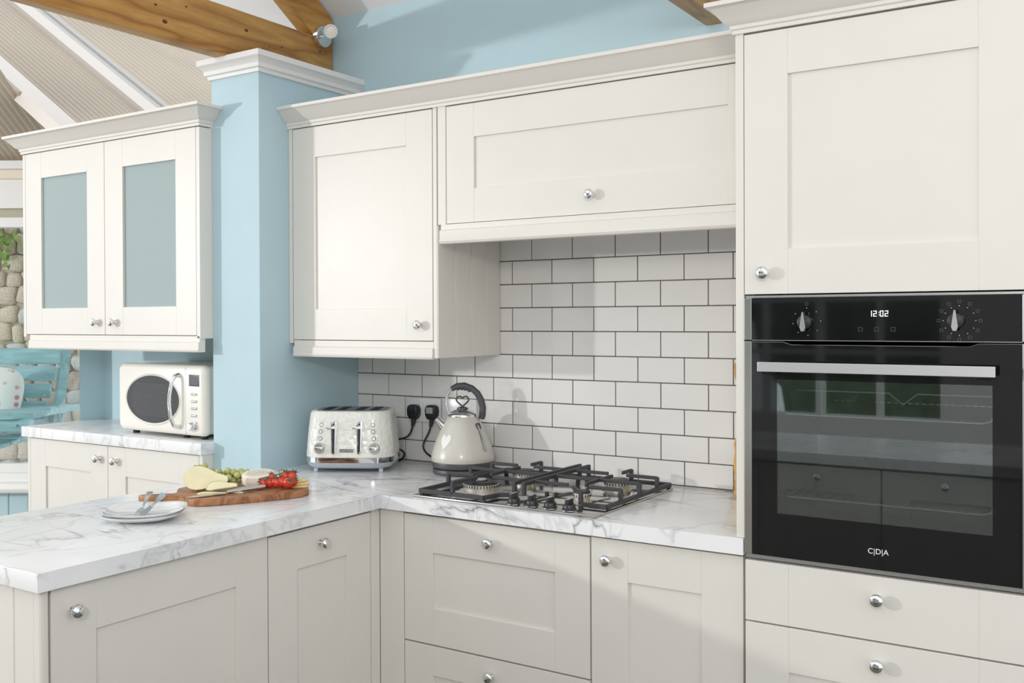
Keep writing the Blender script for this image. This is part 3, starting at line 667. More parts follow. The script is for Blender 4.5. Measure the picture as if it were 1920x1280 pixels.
for i in range(4):
    T = Matrix.Translation((-.671+.0578*i, -.557, ZW+.007)) @ Matrix.Rotation(R(4), 4, 'Z')
    k = MB().lathe([(.019, 0), (.0195, .004), (.017, .006), (.0165, .014), (.015, .016), (0, .016)], 28, T).build('control_knob', 'knob_black', hb)
    MB().box(-.0055, .0055, -.0165, .0165, .014, .030, .0015, 2, T).build('grip', 'knob_black', k); MB().box(-.0052, .0052, -.016, .016, .0302, .0308, 0, 2, T).build('grip_cap', 'satin_steel', k)
    MB().lathe([(.0215, 0), (.0215, .0012), (.019, .002)], 28, T).build('collar', 'chrome', k)

# ------------------------------------------------------------------ socket, plugs, cables
def socket(x0, z0, label, name='wall_socket', w=.147, h=.087, sw=True):
    o = thing(name, label, 'socket', (x0+w/2, 0, z0)); MB().box(x0, x0+w, -.0105, -.0008, z0, z0+h, .003).build('face_plate', 'socket_white', o)
    if sw:
        for dx in (.060, .080): MB().box(x0+dx-.006, x0+dx+.006, -.014, -.010, z0+.048, z0+.072, .0015).build('switch', 'socket_white', o)
    return o
socket(-1.473, 1.055, 'white double wall socket behind the toaster plugs')
so2 = socket(-1.318, 1.058, 'white blank wall plate behind the kettle', 'wall_plate', .147, .087, False)
def plug(name, x, z, label, cable, lab=False):
    o = thing(name, label, 'plug', (x, -.01, z)); mb = MB()
    P = [(-.022, -.013), (-.013, -.026), (.013, -.026), (.022, -.013), (.024, .006), (.020, .021), (.010, .026), (-.010, .026), (-.020, .021), (-.024, .006)]
    mb.prism(P, 0, .030, Matrix.Translation((x, -.011, z)) @ FRONT, .006); mb.build('body', 'plug_black', o)
    MB().tube([(x, -.026, z-.02), (x, -.028, z-.036), (x-.003, -.030, z-.052)], .006, 10, True, [.0095, .0085, .006]).build('strain_relief', 'rubber', o)
    MB().tube(cable, .0036, 8).build('cable', 'plug_black', o)
    if lab: MB().box(x-.015, x+.015, -.0425, -.0405, z-.004, z+.018, .001).build('rating_label', 'plug_label', o)
def bez(P, n=14):
    P = [Vector(p) for p in P]; out = []
    for i in range(n+1):
        t = i/n; Q = P[:]
        while len(Q) > 1: Q = [a.lerp(b, t) for a, b in zip(Q, Q[1:])]
        out.append(Q[0])
    return out
plug('mains_plug', -1.4345, 1.092, 'black round mains plug on the left of the socket', bez([(-1.4375, -.030, 1.040), (-1.445, -.035, .985), (-1.475, -.04, .985), (-1.56, -.05, 1.0), (-1.55, -.10, .96)]))
plug('mains_plug', -1.3525, 1.094, 'black mains plug with grey label on the right of the socket', bez([(-1.3555, -.030, 1.042), (-1.360, -.035, .99), (-1.43, -.045, .97), (-1.36, -.05, .925), (-1.215, -.075, .925)]), True)

# ------------------------------------------------------------------ kettle (local x = screen right)
ke = thing('kettle', 'cream pyramid kettle with grey handle and heart-shaped lid knob', 'kettle', (-1.138, -.139, ZW), YAW, absolute=False); ke.scale = (1.2, 1.2, 1.16)
MB().lathe([(.080, .0), (.084, .003), (.085, .011), (.083, .0155), (.060, .016), (0, .016)], 48).build('power_base', 'kettle_grey', ke)
MB().lathe([(.076, .0165), (.0765, .019), (.086, .0205), (.0875, .030), (.0865, .036), (0, .036)], 48).build('lower_ring', 'kettle_grey', ke)
kp = [(.0868, .0362), (.0888, .040), (.0885, .050), (.0855, .064), (.080, .082), (.072, .103), (.062, .126), (.052, .146), (.044, .160), (.0415, .1635), (.039, .1645)]
MB().lathe(kp, 56).build('body', 'kettle_cream', ke)
lid = MB().lathe([(.040, .1640), (.040, .168), (.0375, .172), (.030, .179), (.018, .184), (.010, .1855)], 40).build('lid', 'chrome', ke)
MB().lathe([(.016, .1845), (.0155, .1885), (.008, .1915), (0, .192)], 24).build('knob_base', 'kettle_grey', lid)
hp = []
for i in range(41):
    t = 2*math.pi*i/40; hp.append((.00108*16*math.sin(t)**3, -.002, .2085+.00108*(13*math.cos(t)-5*math.cos(2*t)-2*math.cos(3*t)-math.cos(4*t))))
MB().tube(hp, .0024, 8, False).build('heart_knob', 'kettle_grey', lid)
def arc(cx, cz, rx, rz, a0, a1, n): return [(cx+rx*math.cos(R(a0+(a1-a0)*i/n)), 0, cz+rz*math.sin(R(a0+(a1-a0)*i/n))) for i in range(n+1)]
MB().tube([(-.034, 0, .162), (-.041, 0, .178), (-.046, 0, .199), (-.044, 0, .220), (-.036, 0, .237), (-.026, 0, .246)], .0036, 10).build('handle_arm', 'chrome', ke)
hpth = [(-.031, 0, .243), (-.014, 0, .2515), (.006, 0, .2525), (.026, 0, .245), (.042, 0, .230), (.0525, 0, .210), (.057, 0, .188), (.0555, 0, .166), (.053, 0, .156)]
MB().tube(hpth, .009, 14, True, [.0075, .0095, .0095, .009, .0095, .0095, .0095, .0095, .0085], 1.0).build('handle', 'kettle_grey', ke)
for i, (hx, hz) in enumerate(((-.012, .2445), (-.002, .2448), (.008, .2435), (.019, .2395))): MB().sphere((hx, 0, hz), .006, 12, 8).build('grip_bump', 'kettle_grey', ke)
MB().tube([(.053, 0, .160), (.050, 0, .150), (.043, 0, .143)], .004, 10).build('handle_arm', 'chrome', ke)
MB().tube([(-.040, .0, .122), (-.055, 0, .137), (-.068, 0, .152), (-.074, 0, .158)], .02, 18, True, [.024, .018, .012, .010], .75).build('spout', 'chrome', ke)
# water gauge and heart emblem laid on the cone
def cone(a, z, lift=.0008):
    for (r0, z0), (r1, z1) in zip(kp, kp[1:]):
        if z0 <= z <= z1 and z1 > z0: r = r0+(r1-r0)*(z-z0)/(z1-z0)+lift; return Vector((r*math.cos(a), r*math.sin(a), z))
    return Vector((.04*math.cos(a), .04*math.sin(a), z))
ag = R(-38)
MB().tube([cone(ag, z, .0) for z in (.068, .08, .095, .11, .125, .140)], .0075, 12, True, [.005, .0075, .0075, .0075, .0075, .0085], .45).build('water_gauge', 'glass_gauge', ke)
MB().tube([cone(ag-.10, z, .003) for z in (.072, .09, .11, .13)], .0022, 8).build('gauge_tube', 'chrome', ke)
MB().tube([cone(ag, z, .001) for z in (.130, .138, .146)], .010, 12, True, [.007, .0095, .009], .6).build('gauge_cap', 'kettle_grey', ke)
mb = MB(); N = 22; pts = []
for i in range(N):
    t = 2*math.pi*i/N; hx = 16*math.sin(t)**3; hz = 13*math.cos(t)-5*math.cos(2*t)-2*math.cos(3*t)-math.cos(4*t); zz = .098+hz*.00155
    rr = cone(0, zz).x; pts.append(mb.bm.verts.new(cone(R(-128)+hx*.00105/rr, zz, .0009)))
c = mb.bm.verts.new(cone(R(-128), .098, .0009))
for i in range(N): mb.bm.faces.new([c, pts[i], pts[(i+1) % N]])
mb.build('heart_emblem', 'heart_white', ke)

# ------------------------------------------------------------------ toaster (local x right along its front, y away)
TA = R(29.5); to = thing('toaster', 'cream four-slice toaster with faceted sides and chrome band', 'toaster', (-1.518, -.258, ZW), TA, absolute=False); to.scale = (1.14,)*3
def rring(w, d, r, z, n=7):
    out = []
    for sx, sy, a0 in ((1, 1, 0), (-1, 1, 90), (-1, -1, 180), (1, -1, 270)):
        for i in range(n+1):
            a = R(a0+90*i/n); out.append(((w-r)*sx+r*math.cos(a), (d-r)*sy+r*math.sin(a), z))
    return out
def shell(levels, name, mt, parent, capb=True, capt=True, smooth=50):
    mb = MB(); rs_ = [[mb.bm.verts.new(p) for p in rring(*l)] for l in levels]; n = len(rs_[0])
    for A, B in zip(rs_, rs_[1:]):
        for i in range(n): mb.bm.faces.new([A[i], A[(i+1) % n], B[(i+1) % n], B[i]])
    if capb: mb.bm.faces.new(rs_[0][::-1])
    if capt: mb.bm.faces.new(rs_[-1])
    return mb.build(name, mt, parent, smooth)
shell([(.118, .088, .05, .012), (.126, .095, .055, .017), (.132, .100, .058, .030)], 'base', 'toaster_grey', to)
shell([(.1325, .1005, .058, .030), (.134, .102, .058, .0305), (.1335, .1015, .058, .045), (.132, .100, .058, .0455)], 'chrome_band', 'chrome', to)
shell([(.1330, .101, .058, .0455), (.1330, .101, .058, .052), (.1305, .0985, .056, .09), (.1265, .0945, .054, .135), (.1220, .090, .052, .172), (.1195, .0875, .05, .1785), (.1165, .0845, .048, .181)], 'body', 'toaster_cream', to)
shell([(.106, .074, .044, .1812), (.106, .074, .044, .1822), (.104, .072, .043, .1826)], 'top_plate', 'toaster_top', to)
for x in (-.072, -.028, .028, .072): MB().box(x-.013, x+.013, -.055, .055, .1822, .1832, .0004).build('slot', 'slot_dark', to)
for x in (-.098, .098):
    for y in (-.075, .07): MB().box(x-.006, x+.006, y-.006, y+.006, 0, .0125, .0015).build('foot', 'toaster_grey', to)
def fy(z): return -(.101-(.101-.0875)*max(0, (z-.052))/.1265*1.0)-.0005
TILT = math.atan((.101-.0895)/.12)
def onfront(x, z, out=0): return Matrix.Translation((x, fy(z)-out, z)) @ Matrix.Rotation(-TILT, 4, 'X') @ FRONT
for x in (-.040, .037):
    lv = MB().prism([(-.0065, -.058), (-.0035, -.063), (.0035, -.063), (.0065, -.058), (.009, .026), (.0075, .034), (0, .037), (-.0075, .034), (-.009, .026)], 0, .004, onfront(x, .118), .001).build('lever_track', 'chrome', to)
    MB().box(-.003, .003, -.055, .012, .0041, .0048, 0, 2, onfront(x, .118)).build('track_slot', 'slot_dark', lv)
    MB().box(-.017, .004, .012, .018, .004, .019, .0015, 2, onfront(x-.002, .118)).build('lever', 'chrome', lv)
    MB().lathe([(.003, .004), (.003, .0046), (0, .0046)], 12, onfront(x, .143)).build('pivot', 'slot_dark', lv)
for x in (-.080, .080):
    for i, z in enumerate((.142, .122, .102)):
        b = MB().lathe([(.0062, 0), (.0062, .0018), (.0056, .0022), (.0052, .0016), (0, .0016)], 20, onfront(x*(1-.02*(2-i)), z)).build('button', 'badge', to)
        MB().lathe([(.0049, .0017), (.0049, .0026), (0, .0028)], 20, onfront(x*(1-.02*(2-i)), z)).build('button_face', 'toaster_cream', b)
    d = MB().lathe([(.0165, 0), (.0165, .004), (.0145, .0065), (.0125, .0065), (.0122, .005), (0, .005)], 32, onfront(x*1.02, .073)).build('browning_dial', 'satin_steel', to)
    MB().lathe([(.0118, .005), (.0118, .010), (.0105, .0115), (0, .0115)], 28, onfront(x*1.02, .073)).build('dial_cap', 'steel', d)
    MB().box(-.0105, .0105, -.005, .004, .0115, .0135, .0008, 2, onfront(x*1.02, .073)).build('dial_grip', 'chrome', d)
bd = MB().box(-.021, .021, -.0045, .0045, 0, .0015, .0004, 2, onfront(-.001, .066)).build('badge', 'badge', to)
text('morphy richards', .0062, 'white_print', 'badge_text', bd, onfront(-.001, .066) @ Matrix.Translation((0, 0, .0018)), .0001)
MB().tube(bez([(.125, .07, .05), (.15, .09, .04), (.145, .10, .02), (.12, .11, .006)]), .0035, 8).build('cable', 'plug_black', to)

# ------------------------------------------------------------------ microwave
ZL = .998
mw = thing('microwave', 'cream retro microwave with oval window and chrome handle', 'microwave', (-2.245, -.335, ZL), R(-1.5), absolute=False)
W2, H0, H1, DY = .252, .014, .268, -.148
def rrect(w, h, r, n=6): return [(x, z) for x, z, _ in rring(w, h, r, 0, n)]
cz = (H0+H1)/2; hh = (H1-H0)/2
mb = MB().prism(rrect(W2-.006, hh-.004, .02), 0, .285, Matrix.Translation((0, .145, cz)) @ FRONT); mb.build('casing', 'micro_cream', mw)
mb = MB()
lv = [(0, 0), (.006, .0), (.012, .003), (.016, .009), (.017, .02)]
rings = []
for out, ins in ((0, 0), (.010, 0), (.018, .002), (.024, .007), (.027, .016)):
    rings.append([mb.bm.verts.new((x, DY+.01-out, cz+z)) for x, z in rrect(W2-ins, hh-ins, .024)])
for A, B in zip(rings, rings[1:]):
    for i in range(len(A)): mb.bm.faces.new([A[i], A[(i+1) % len(A)], B[(i+1) % len(A)], B[i]])
mb.bm.faces.new(rings[-1]); mb.bm.faces.new(rings[0][::-1]); ff = mb.build('front_fascia', 'micro_cream', mw, 60)
YF = DY-.0172
MB().box(.1505, .1517, YF-.0003, YF+.001, H0+.006, H1-.006).build('door_gap', 'underside_grey', mw, 0)
E_ = lambda rx, rz, n=48: [(rx*math.cos(2*math.pi*i/n), rz*math.sin(2*math.pi*i/n)) for i in range(n)]
T = Matrix.Translation((-.0394, YF, cz-.004)) @ FRONT
mb = MB(); o1, o2 = E_(.164, .0965), E_(.154, .0875); a = [mb.bm.verts.new((x, y, .0)) for x, y in o1]; b = [mb.bm.verts.new((x, y, .0035)) for x, y in E_(.159, .0925)]; c = [mb.bm.verts.new((x, y, .0005)) for x, y in o2]
for A, B in ((a, b), (b, c)):
    for i in range(48): mb.bm.faces.new([A[i], A[(i+1) % 48], B[(i+1) % 48], B[i]])
bmesh.ops.transform(mb.bm, matrix=T, verts=mb.bm.verts); mb.build('window_bezel', 'micro_cream', mw, 60)
wn = MB().prism(E_(.1545, .088), .0003, .0012, T).build('oval_window', 'micro_window', mw)
mb = MB()
for i in range(18):
    z = -.06+.0068*i; hw = .150*math.sqrt(max(0, 1-(z/.085)**2))*.82; mb.box(-hw, hw, z-.0006, z+.0006, .0013, .0016, 0, 2, T)
mb.build('window_mesh', 'micro_line', wn, 0)
hnd = MB().tube([(.116, YF-.002, cz+.090), (.116, YF-.020, cz+.086), (.112, YF-.030, cz+.068), (.108, YF-.036, cz+.02), (.107, YF-.037, cz-.01), (.110, YF-.034, cz-.062), (.114, YF-.022, cz-.092), (.117, YF-.002, cz-.097)], .0065, 12, True, [.009, .0075, .0065, .0065, .0065, .0065, .0075, .009]).build('handle', 'chrome', mw)
MB().box(.171, .227, YF-.0012, YF+.002, cz+.052, cz+.094, .001).build('display', 'badge', mw); MB().box(.176, .222, YF-.0016, YF, cz+.057, cz+.089, 0).build('display_screen', 'lcd', mw)
for i in range(5):
    z = cz+.024-.0255*i; MB().tube([(.184, YF-.001, z), (.213, YF-.001, z)], .0042, 10).build('button', 'satin_steel', mw)
kb = MB().lathe([(.0195, 0), (.0195, .003), (.017, .005), (.0145, .006), (.014, .018), (.0115, .022), (0, .0225)], 32, Matrix.Translation((.196, YF, cz-.090)) @ Matrix.Rotation(R(90), 4, 'X')).build('timer_dial', 'chrome', mw)
for x in (-.20, .20, .1):
    for y in (-.12, .10): MB().lathe([(.012, 0), (.013, .004), (.013, .016)], 14, Matrix.Translation((x, y, 0)), cap=True).build('foot', 'rubber', mw)

# ------------------------------------------------------------------ food board
ZT = ZW+.0195
bd_out = [(-1.592, -1.070), (-1.545, -1.046), (-1.512, -1.018), (-1.478, -1.016), (-1.440, -1.036), (-1.412, -1.034), (-1.380, -1.003), (-1.328, -.915), (-1.283, -.826), (-1.266, -.775), (-1.272, -.735), (-1.305, -.704), (-1.36, -.672), (-1.44, -.640), (-1.50, -.652), (-1.545, -.72), (-1.59, -.84), (-1.615, -.905), (-1.612, -.932), (-1.585, -.958), (-1.550, -.975), (-1.550, -1.000), (-1.580, -1.030), (-1.612, -1.052), (-1.614, -1.068)]
tag(MB().prism(bd_out, ZW+.0005, ZT, None, .004).build('chopping_board', 'board_wood'), 'brown wooden chopping board with a handle laid with fruit and cheese', 'board')
# pear half: revolve a half profile; local x along the pear, cut face towards -y
def pearprof(L=.118):
    return [(0, 0), (.014, .003), (.025, .011), (.0315, .024), (.033, .038), (.030, .054), (.0235, .070), (.0175, .084), (.0145, .098), (.012, .108), (.006, .114), (0, .115)]
PM = Matrix.Rotation(R(90), 4, 'Y')
pr_ = thing('pear_half', 'halved green pear with its pale cut face towards the camera', 'fruit', (-1.497, -.885, ZT), 0, absolute=False)
pr_.rotation_euler = (R(-28), R(5), YAW+R(2)); pr_.location = (-1.503, -.925, ZT+.037); pr_.scale = (1.12,)*3
mb = MB().lathe([(r, z-.055) for r, z in pearprof()], 20, PM, 0, math.pi); mb.build('skin', 'pear_skin', pr_)
mb = MB(); P = [(z-.055, r*.985) for r, z in pearprof()]; pol = P+[(x, -r) for x, r in P[::-1][1:-1]]
vs = [mb.bm.verts.new((x, -.0006, r)) for x, r in pol]; vb = [mb.bm.verts.new((x, .001, r)) for x, r in pol]; mb.bm.faces.new(vs); mb.bm.faces.new(vb[::-1])
for i in range(len(vs)): mb.bm.faces.new([vs[i], vs[(i+1) % len(vs)], vb[(i+1) % len(vs)], vb[i]])
mb.build('cut_face', 'pear_flesh', pr_, 0)
MB().tube([(.058, .004, 0), (.066, .006, .004), (.074, .006, .010)], .0016, 6).build('stalk', 'print_ink', pr_)
def slice_(loc_, rot, label, sc_=1, mt='pear_flesh'):
    o = thing('pear_slice', label, 'fruit', loc_, 0, 'thin pear slices on the board', absolute=False); o.rotation_euler = rot; o.scale = (sc_,)*3
    P = [(z-.04, r*.72) for r, z in [(a, b*.72) for a, b in pearprof()]]
    MB().prism([(x, r) for x, r in P]+[(P[-1][0]-.002, -.002), (P[0][0]+.01, -.004)], 0, .004).build('flesh', mt, o, 0)
    MB().tube([(x, r, .002) for x, r in P], .0022, 6).build('skin', 'pear_skin', o)
slice_((-1.436, -.921, ZT+.014), (R(40), R(-6), YAW+R(8)), 'pear slice propped against the cut pear half', 1.05)
slice_((-1.440, -.957, ZT+.001), (R(3), 0, YAW+R(5)), 'pear slice lying flat by the knife blade', .95)
slice_((-1.405, -.905, ZT+.001), (R(3), 0, YAW-R(8)), 'small pear slice lying flat behind the knife', .7)
# grapes
gb = thing('grape_bunch', 'bunch of green grapes behind the pear half', 'fruit', (-1.532, -.795, ZT), YAW, absolute=False)
gm = MB().sphere((0, 0, 0), .0105, 16, 10, (1, 1, 1.12)).mesh('grape', 'grape', 60)
gpos = [(-.098, -.01, .048), (-.088, .012, .050), (-.078, -.012, .036), (-.065, .005, .036), (-.056, -.014, .026), (-.046, .006, .030), (-.038, -.010, .036), (-.028, .008, .024), (-.026, -.012, .020), (-.012, -.004, .038), (-.004, .010, .026), (-.006, -.016, .020), (.006, -.004, .034), (.012, .012, .022), (.018, -.010, .026), (.026, .004, .034), (.034, -.006, .028), (.044, .006, .032), (.052, .0, .024), (-.096, .006, .028), (-.09, -.01, .014), (-.07, .0, .014), (-.05, .002, .012), (-.018, .004, .010), (.02, .006, .011), (.004, -.006, .0105)]
for x, y, z in gpos:
    o = link('grape', gm, None, gb); o.location = (x, y, z+.002); o.rotation_euler = (random.uniform(-1, 1), random.uniform(-1, 1), 0)
MB().tube([(-.115, 0, .056), (-.095, 0, .054), (-.06, 0, .04), (-.02, 0, .026), (.04, 0, .022)], .0022, 6).build('stem', 'grape_stem', gb)
# cheese
ch = thing('cheese_wheel', 'small round white cheese in printed paper on the board', 'cheese', (-1.447, -.765, ZT+.0065), YAW, absolute=False); ch.rotation_euler = (R(7), 0, YAW)
MB().lathe([(0, 0), (.047, 0), (.0505, .004), (.0515, .017), (.050, .028), (.046, .0315), (0, .032)], 48).build('rind', 'cheese_paper', ch)
pk = MB(); rr_ = random.Random(5)
for (y, xa, xb, h) in ((.024, -.022, .020, .004), (.010, -.032, .030, .006), (-.004, -.036, .034, .007), (-.018, -.03, .026, .004), (-.028, -.02, .016, .003)):
    x = xa
    while x < xb:
        wl = rr_.uniform(.0015, .004); pk.box(x, x+.0011, y-h/2, y+h/2*rr_.uniform(.3, 1), .0319, .0324)
        if rr_.random() < .5: pk.box(x, x+wl, y-h/2, y-h/2+.001, .0319, .0324)
        x += wl+.0016
pk.build('printed_marks', 'print_ink', ch, 0)
# tomatoes on the vine
tv = thing('vine_tomatoes', 'truss of ripe red cherry tomatoes on a green vine', 'tomatoes', (-1.372, -.770, ZT), YAW, absolute=False)
tmesh = MB().sphere((0, 0, 0), .0145, 20, 14, (1, 1, 1.12)).mesh('tomato', 'tomato', 60)
cx_ = MB()
for i in range(5):
    a = 2*math.pi*i/5; cx_.tube([(0, 0, .0), (.006*math.cos(a), .006*math.sin(a), .0015), (.012*math.cos(a+.3), .012*math.sin(a+.3), .0045)], .0013, 5, True, [.0016, .0014, .0005])
cx_.tube([(0, 0, 0), (.002, 0, .008)], .0012, 5); cmesh = cx_.mesh('calyx', 'calyx', 60)
for x, y, z, s_, rx, ry in [(.043, -.028, .0160, 1.12, .9, .5), (.021, -.012, .0155, 1.05, .2, -.4), (.004, -.014, .0145, 1.0, .3, -.3), (.026, .004, .030, 1.0, .1, .2), (.046, .006, .029, 1.05, -.2, .5), (-.016, -.012, .0135, .92, .5, -.5), (-.034, -.010, .0125, .85, .3, -.9), (-.012, .006, .026, .85, .2, -.2), (.052, -.008, .016, 1, .5, .8)]:
    t_ = link('tomato', tmesh, None, tv); t_.location = (x, y, z+.0025); t_.scale = (s_,)*3; t_.rotation_euler = (rx, ry, 0)
    c_ = link('calyx', cmesh, None, t_); c_.location = (0, 0, .0152)
MB().tube([(-.05, -.006, .026), (-.03, -.004, .031), (-.01, .0, .034), (.015, -.004, .042), (.035, -.004, .046), (.052, .0, .050), (.062, .004, .046)], .0016, 6).tube([(.015, -.004, .042), (.008, -.006, .05), (.02, 0, .054)], .0012, 5).build('vine', 'calyx', tv)
# crackers
for i, (x, y, z, lab) in enumerate(((-1.322, -.722, ZT+.0005, 'square cracker lying lowest at the right end of the board'), (-1.334, -.712, ZT+.0055, 'golden cracker stacked on the lowest cracker'), (-1.350, -.700, ZT+.0105, 'topmost golden cracker beside the tomatoes'))):
    o = MB().prism(rrect(.026, .022, .008, 4), 0, .0042, None, .001).build('cracker', 'cracker'); o.location = (x, y, z); o.rotation_euler = (0, 0, YAW+.5*i); tag(o, lab, 'cracker', 'crackers on the board')
# knife
kf = thing('kitchen_knife', 'steel kitchen knife lying along the front of the board', 'knife', (-1.41, -.92, ZT), math.atan2(-.818+1.028, -1.368+1.436), absolute=False)
MB().prism([(-.118, .004), (-.09, -.008), (-.05, -.0115), (-.006, -.012), (-.002, .006), (-.05, .0065), (-.09, .006)], .0025, .0045, None, 0).build('blade', 'knife_steel', kf, 0)
MB().tube([(-.006, -.002, .0065), (.02, -.002, .008), (.06, -.002, .009), (.10, -.001, .0095), (.112, -.001, .0095)], .011, 14, True, [.007, .009, .0105, .0115, .010], .62).build('handle', 'knife_steel', kf)

# ------------------------------------------------------------------ plates and cutlery
def plate(name, label, z, ang, dx=0):
    o = thing(name, label, 'plate', (-1.394+dx, -1.218, z), ang, 'stacked white plates', absolute=False); mb = MB(); rings = []
    for s_, zz in ((.060, 0), (.062, .0), (.066, .0025), (.085, .0075), (.100, .0135), (.107, .0190), (.108, .0200), (.1065, .0205), (.098, .0160), (.083, .0100), (.066, .0055), (.0, .005)):
        ring = []
        for i in range(48):
            a = 2*math.pi*i/48; c, s = math.cos(a), math.sin(a); n = 3.4
            k = (abs(c)**n+abs(s)**n)**(-1/n); lift = .0045*(k-1)/.2*(s_/.108)**3
            ring.append(mb.bm.verts.new((s_*k*c, s_*k*s, zz+lift)))
        rings.append(ring)
    for A, B in zip(rings, rings[1:]):
        if B is rings[-1]: continue
        for i in range(48): mb.bm.faces.new([A[i], A[(i+1) % 48], B[(i+1) % 48], B[i]])
    mb.bm.faces.new(rings[0][::-1]); mb.bm.faces.new(rings[-2])
    for v in rings[-1]: mb.bm.verts.remove(v)
    mb.build('dish', 'plate_white', o, 60); o.scale = (.93,)*3; return o
plate('side_plate', 'white square plate at the bottom of the stack of two', ZW+.0005, YAW+R(6)); plate('side_plate', 'white square plate on top of the stack holding cutlery', ZW+.0085, YAW+R(3), .004)
def cutlery(name, label, p0, p1, twist, head):
    o = thing(name, label, 'cutlery', p0, 0, absolute=False); p0 = Vector(p0); d = Vector(p1)-p0; L = d.length
    o.rotation_euler = (0, 0, math.atan2(d.y, d.x)); el = math.atan2(d.z, math.hypot(d.x, d.y)); Mx = Matrix.Rotation(-el, 4, 'Y') @ Matrix.Rotation(twist, 4, 'X')
    MB().prism([(.045, -.003), (L*.55, -.0035), (L*.85, -.0075), (L, -.0085), (L+.003, 0), (L, .0085), (L*.85, .0075), (L*.55, .0035), (.045, .003)], 0, .0028, Mx, .0008).build('handle', 'cutlery_steel', o)
    if head == 'fork':
        mb = MB().prism([(.03, -.009), (.046, -.003), (.046, .003), (.03, .009), (.012, .0105), (.012, -.0105)], 0, .002, Mx)
        for y in (-.009, -.003, .003, .009): mb.box(-.02, .014, y-.0014, y+.0014, 0, .002, 0, 2, Mx)
        mb.build('fork_head', 'cutlery_steel', o)
    else: MB().prism([(.048, -.004), (.048, .004), (-.02, .009), (-.035, .004), (-.03, -.006)], 0, .002, Mx).build('blade', 'cutlery_steel', o)
zc = ZW+.016
cutlery('fork', 'steel fork resting on the top plate', (-1.362, -1.255, zc+.006), (-1.471, -1.138, zc+.034), R(0), 'fork')
cutlery('table_knife', 'steel table knife crossed beside the fork on the top plate', (-1.347, -1.247, zc+.011), (-1.429, -1.128, zc+.031), R(35), 'knife')

# ------------------------------------------------------------------ spotlight, spindle
sp = thing('spotlight', 'small chrome spotlight fixed where beam and rafter meet', 'lamp', (-1.84, -.07, 2.50))
SX = -1.8435; T = Matrix.Translation((SX, -.070, 2.503)) @ Matrix.Rotation(R(90), 4, 'Y')
MB().lathe([(.040, 0), (.041, .004), (.041, .020), (.039, .023), (0, .023)], 40, T).build('backplate', 'chrome', sp)
MB().tube([(SX+.022, -.068, 2.503), (SX+.045, -.072, 2.506), (SX+.060, -.080, 2.510)], .005, 10).build('arm', 'chrome', sp)
hdv = Vector((2.56, -2.78, -1.0)).normalized(); Mh = Matrix.Translation((SX+.066, -.082, 2.512)) @ hdv.to_track_quat('Z', 'Y').to_matrix().to_4x4()
sh = MB().lathe([(0, -.03), (.012, -.03), (.020, -.012), (.0255, .012), (.0255, .020), (.0205, .0205), (.0205, .016)], 32, Mh).build('lamp_head', 'white_paint', sp)
MB().lathe([(.0205, .0165), (.012, .0195), (0, .0205)], 28, Mh).build('lens', 'lens_frost', sh)
sl = thing('wooden_spindle', 'turned pale wooden stand half hidden beside the oven cabinet', 'stand', (-.1, -.1, ZW))
MB().lathe([(0, 0), (.027, 0), (.0275, .008), (.024, .016), (.026, .03), (.023, .05), (.0265, .075), (.0265, .10), (.023, .125), (.026, .145), (.024, .160), (.011, .172), (.009, .24), (.010, .325), (.022, .342), (.026, .362), (.024, .382), (.012, .394), (0, .396)], 28, Matrix.Translation((-.1985, -.05, ZW+.0005))).build('turned_post', 'spindle_wood', sl)

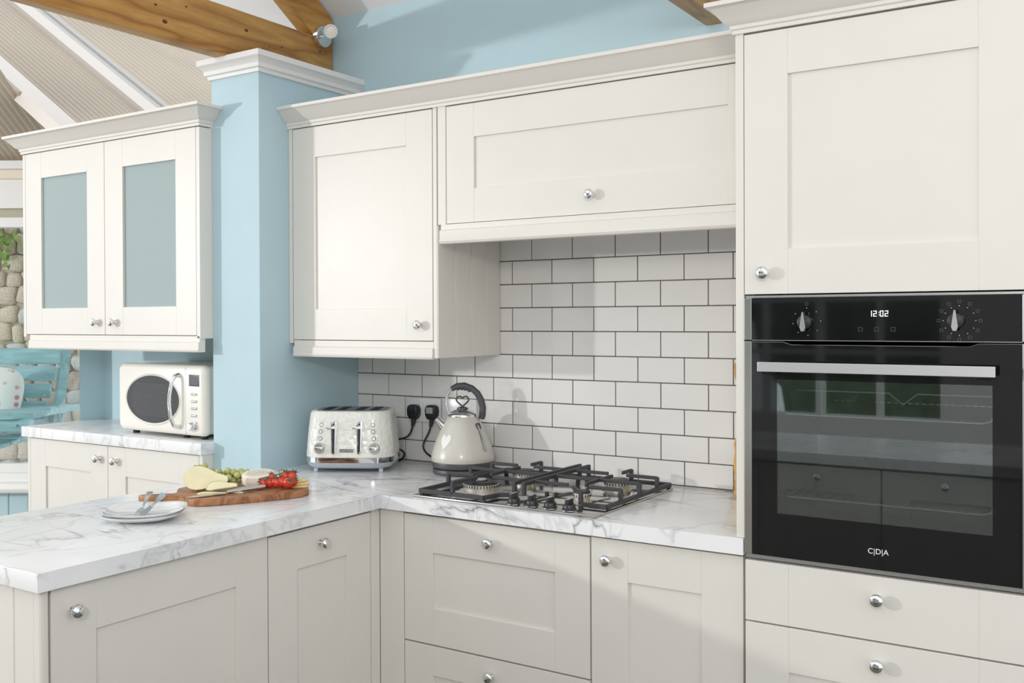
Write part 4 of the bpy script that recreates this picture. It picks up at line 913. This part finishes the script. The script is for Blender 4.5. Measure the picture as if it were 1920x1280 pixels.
# ------------------------------------------------------------------ the side of the room behind the camera (seen in the oven glass)
oc = thing('drawer_unit', 'cream cupboard run opposite the oven, seen only as a reflection', 'cabinet', (0, -2.5, 0))
carcass(oc, -.95, .88, -2.78, -2.222, .1, .868)
def backfront(a0, a1, z0, z1, k):
    b = box('door', 'cream', oc, a0+.002, a1-.002, -2.221, -2.203, z0, z1, .001)
    for x0, x1, q0, q1 in ((a0+.002, a0+.10, z0, z1), (a1-.10, a1-.002, z0, z1), (a0+.1, a1-.1, z1-.1, z1), (a0+.1, a1-.1, z0, z0+.1)): box('stile', 'cream', b, x0, x1, -2.203, -2.197, q0, q1, .001)
    kk = link('knob', KN['y'], None, b); kk.location = (k[0], -2.197, k[1]); kk.rotation_euler = (0, 0, math.pi)
backfront(-.95, -.49, .14, .86, (-.55, .8)); backfront(-.49, -.03, .14, .86, (-.26, .82)); backfront(-.03, .43, .14, .86, (.19, .82)); backfront(.43, .88, .14, .86, (.5, .8))
tag(box('worktop', 'marble', None, -.97, .9, -2.80, -2.18, .87, .91, .002), 'marble-effect worktop opposite the oven, seen only as a reflection', 'worktop')
wf = thing('wall_front', 'white wall with windows opposite the hob', 'wall', (0, -5.1, 0), kind='structure')
for x0, x1, z0, z1 in ((-1.9, -1.75, 0, 2.4), (-1.05, -1.02, .78, 2.15), (-.28, 1.2, 0, 2.4), (-1.75, -.28, 0, .78), (-1.75, -.28, 2.15, 2.4)): box('plaster', 'white_paint', wf, x0, x1, -5.2, -5.05, z0, z1, 0)
for n_, (x0, x1) in enumerate(((-1.75, -1.05), (-1.02, -.28))):
    wn_ = thing('window_%d' % (n_+2), 'white window with glazing bars looking on to trees', 'window', ((x0+x1)/2, -5.1, .78), kind='structure'); xm = (x0+x1)/2
    box('mullion', 'white_paint', wn_, xm-.02, xm+.02, -5.14, -5.08, .78, 2.15, .002)
    for z in (1.2, 1.55, 1.85): box('glazing_bar', 'white_paint', wn_, x0, x1, -5.13, -5.09, z-.015, z+.015, .002)
    box('pane', 'clear_pane', wn_, x0, x1, -5.112, -5.108, .78, 2.15, 0)
for i, w_ in enumerate(('leftmost', 'middle', 'rightmost')):
    rs2 = random.Random(40+i); t_ = thing('garden_tree', 'dark leafy tree outside the far window, %s of three' % w_, 'tree', (-4.0+2.75*i, -8.6, -.2), absolute=False)
    mb = MB(); bmesh.ops.create_icosphere(mb.bm, subdivisions=4, radius=1.25)
    for v in mb.bm.verts: v.co *= 1+rs2.uniform(-.12, .12); v.co.z = v.co.z*1.5+2.0
    mb.build('crown', 'hedge_green', t_, 0); MB().tube([(0, 0, 0), (0, 0, 1.2)], .09, 10).build('trunk', 'beam_pine', t_)

#ENDMARK
for o in ABS:
    if 'abs' in o.keys(): del o['abs']
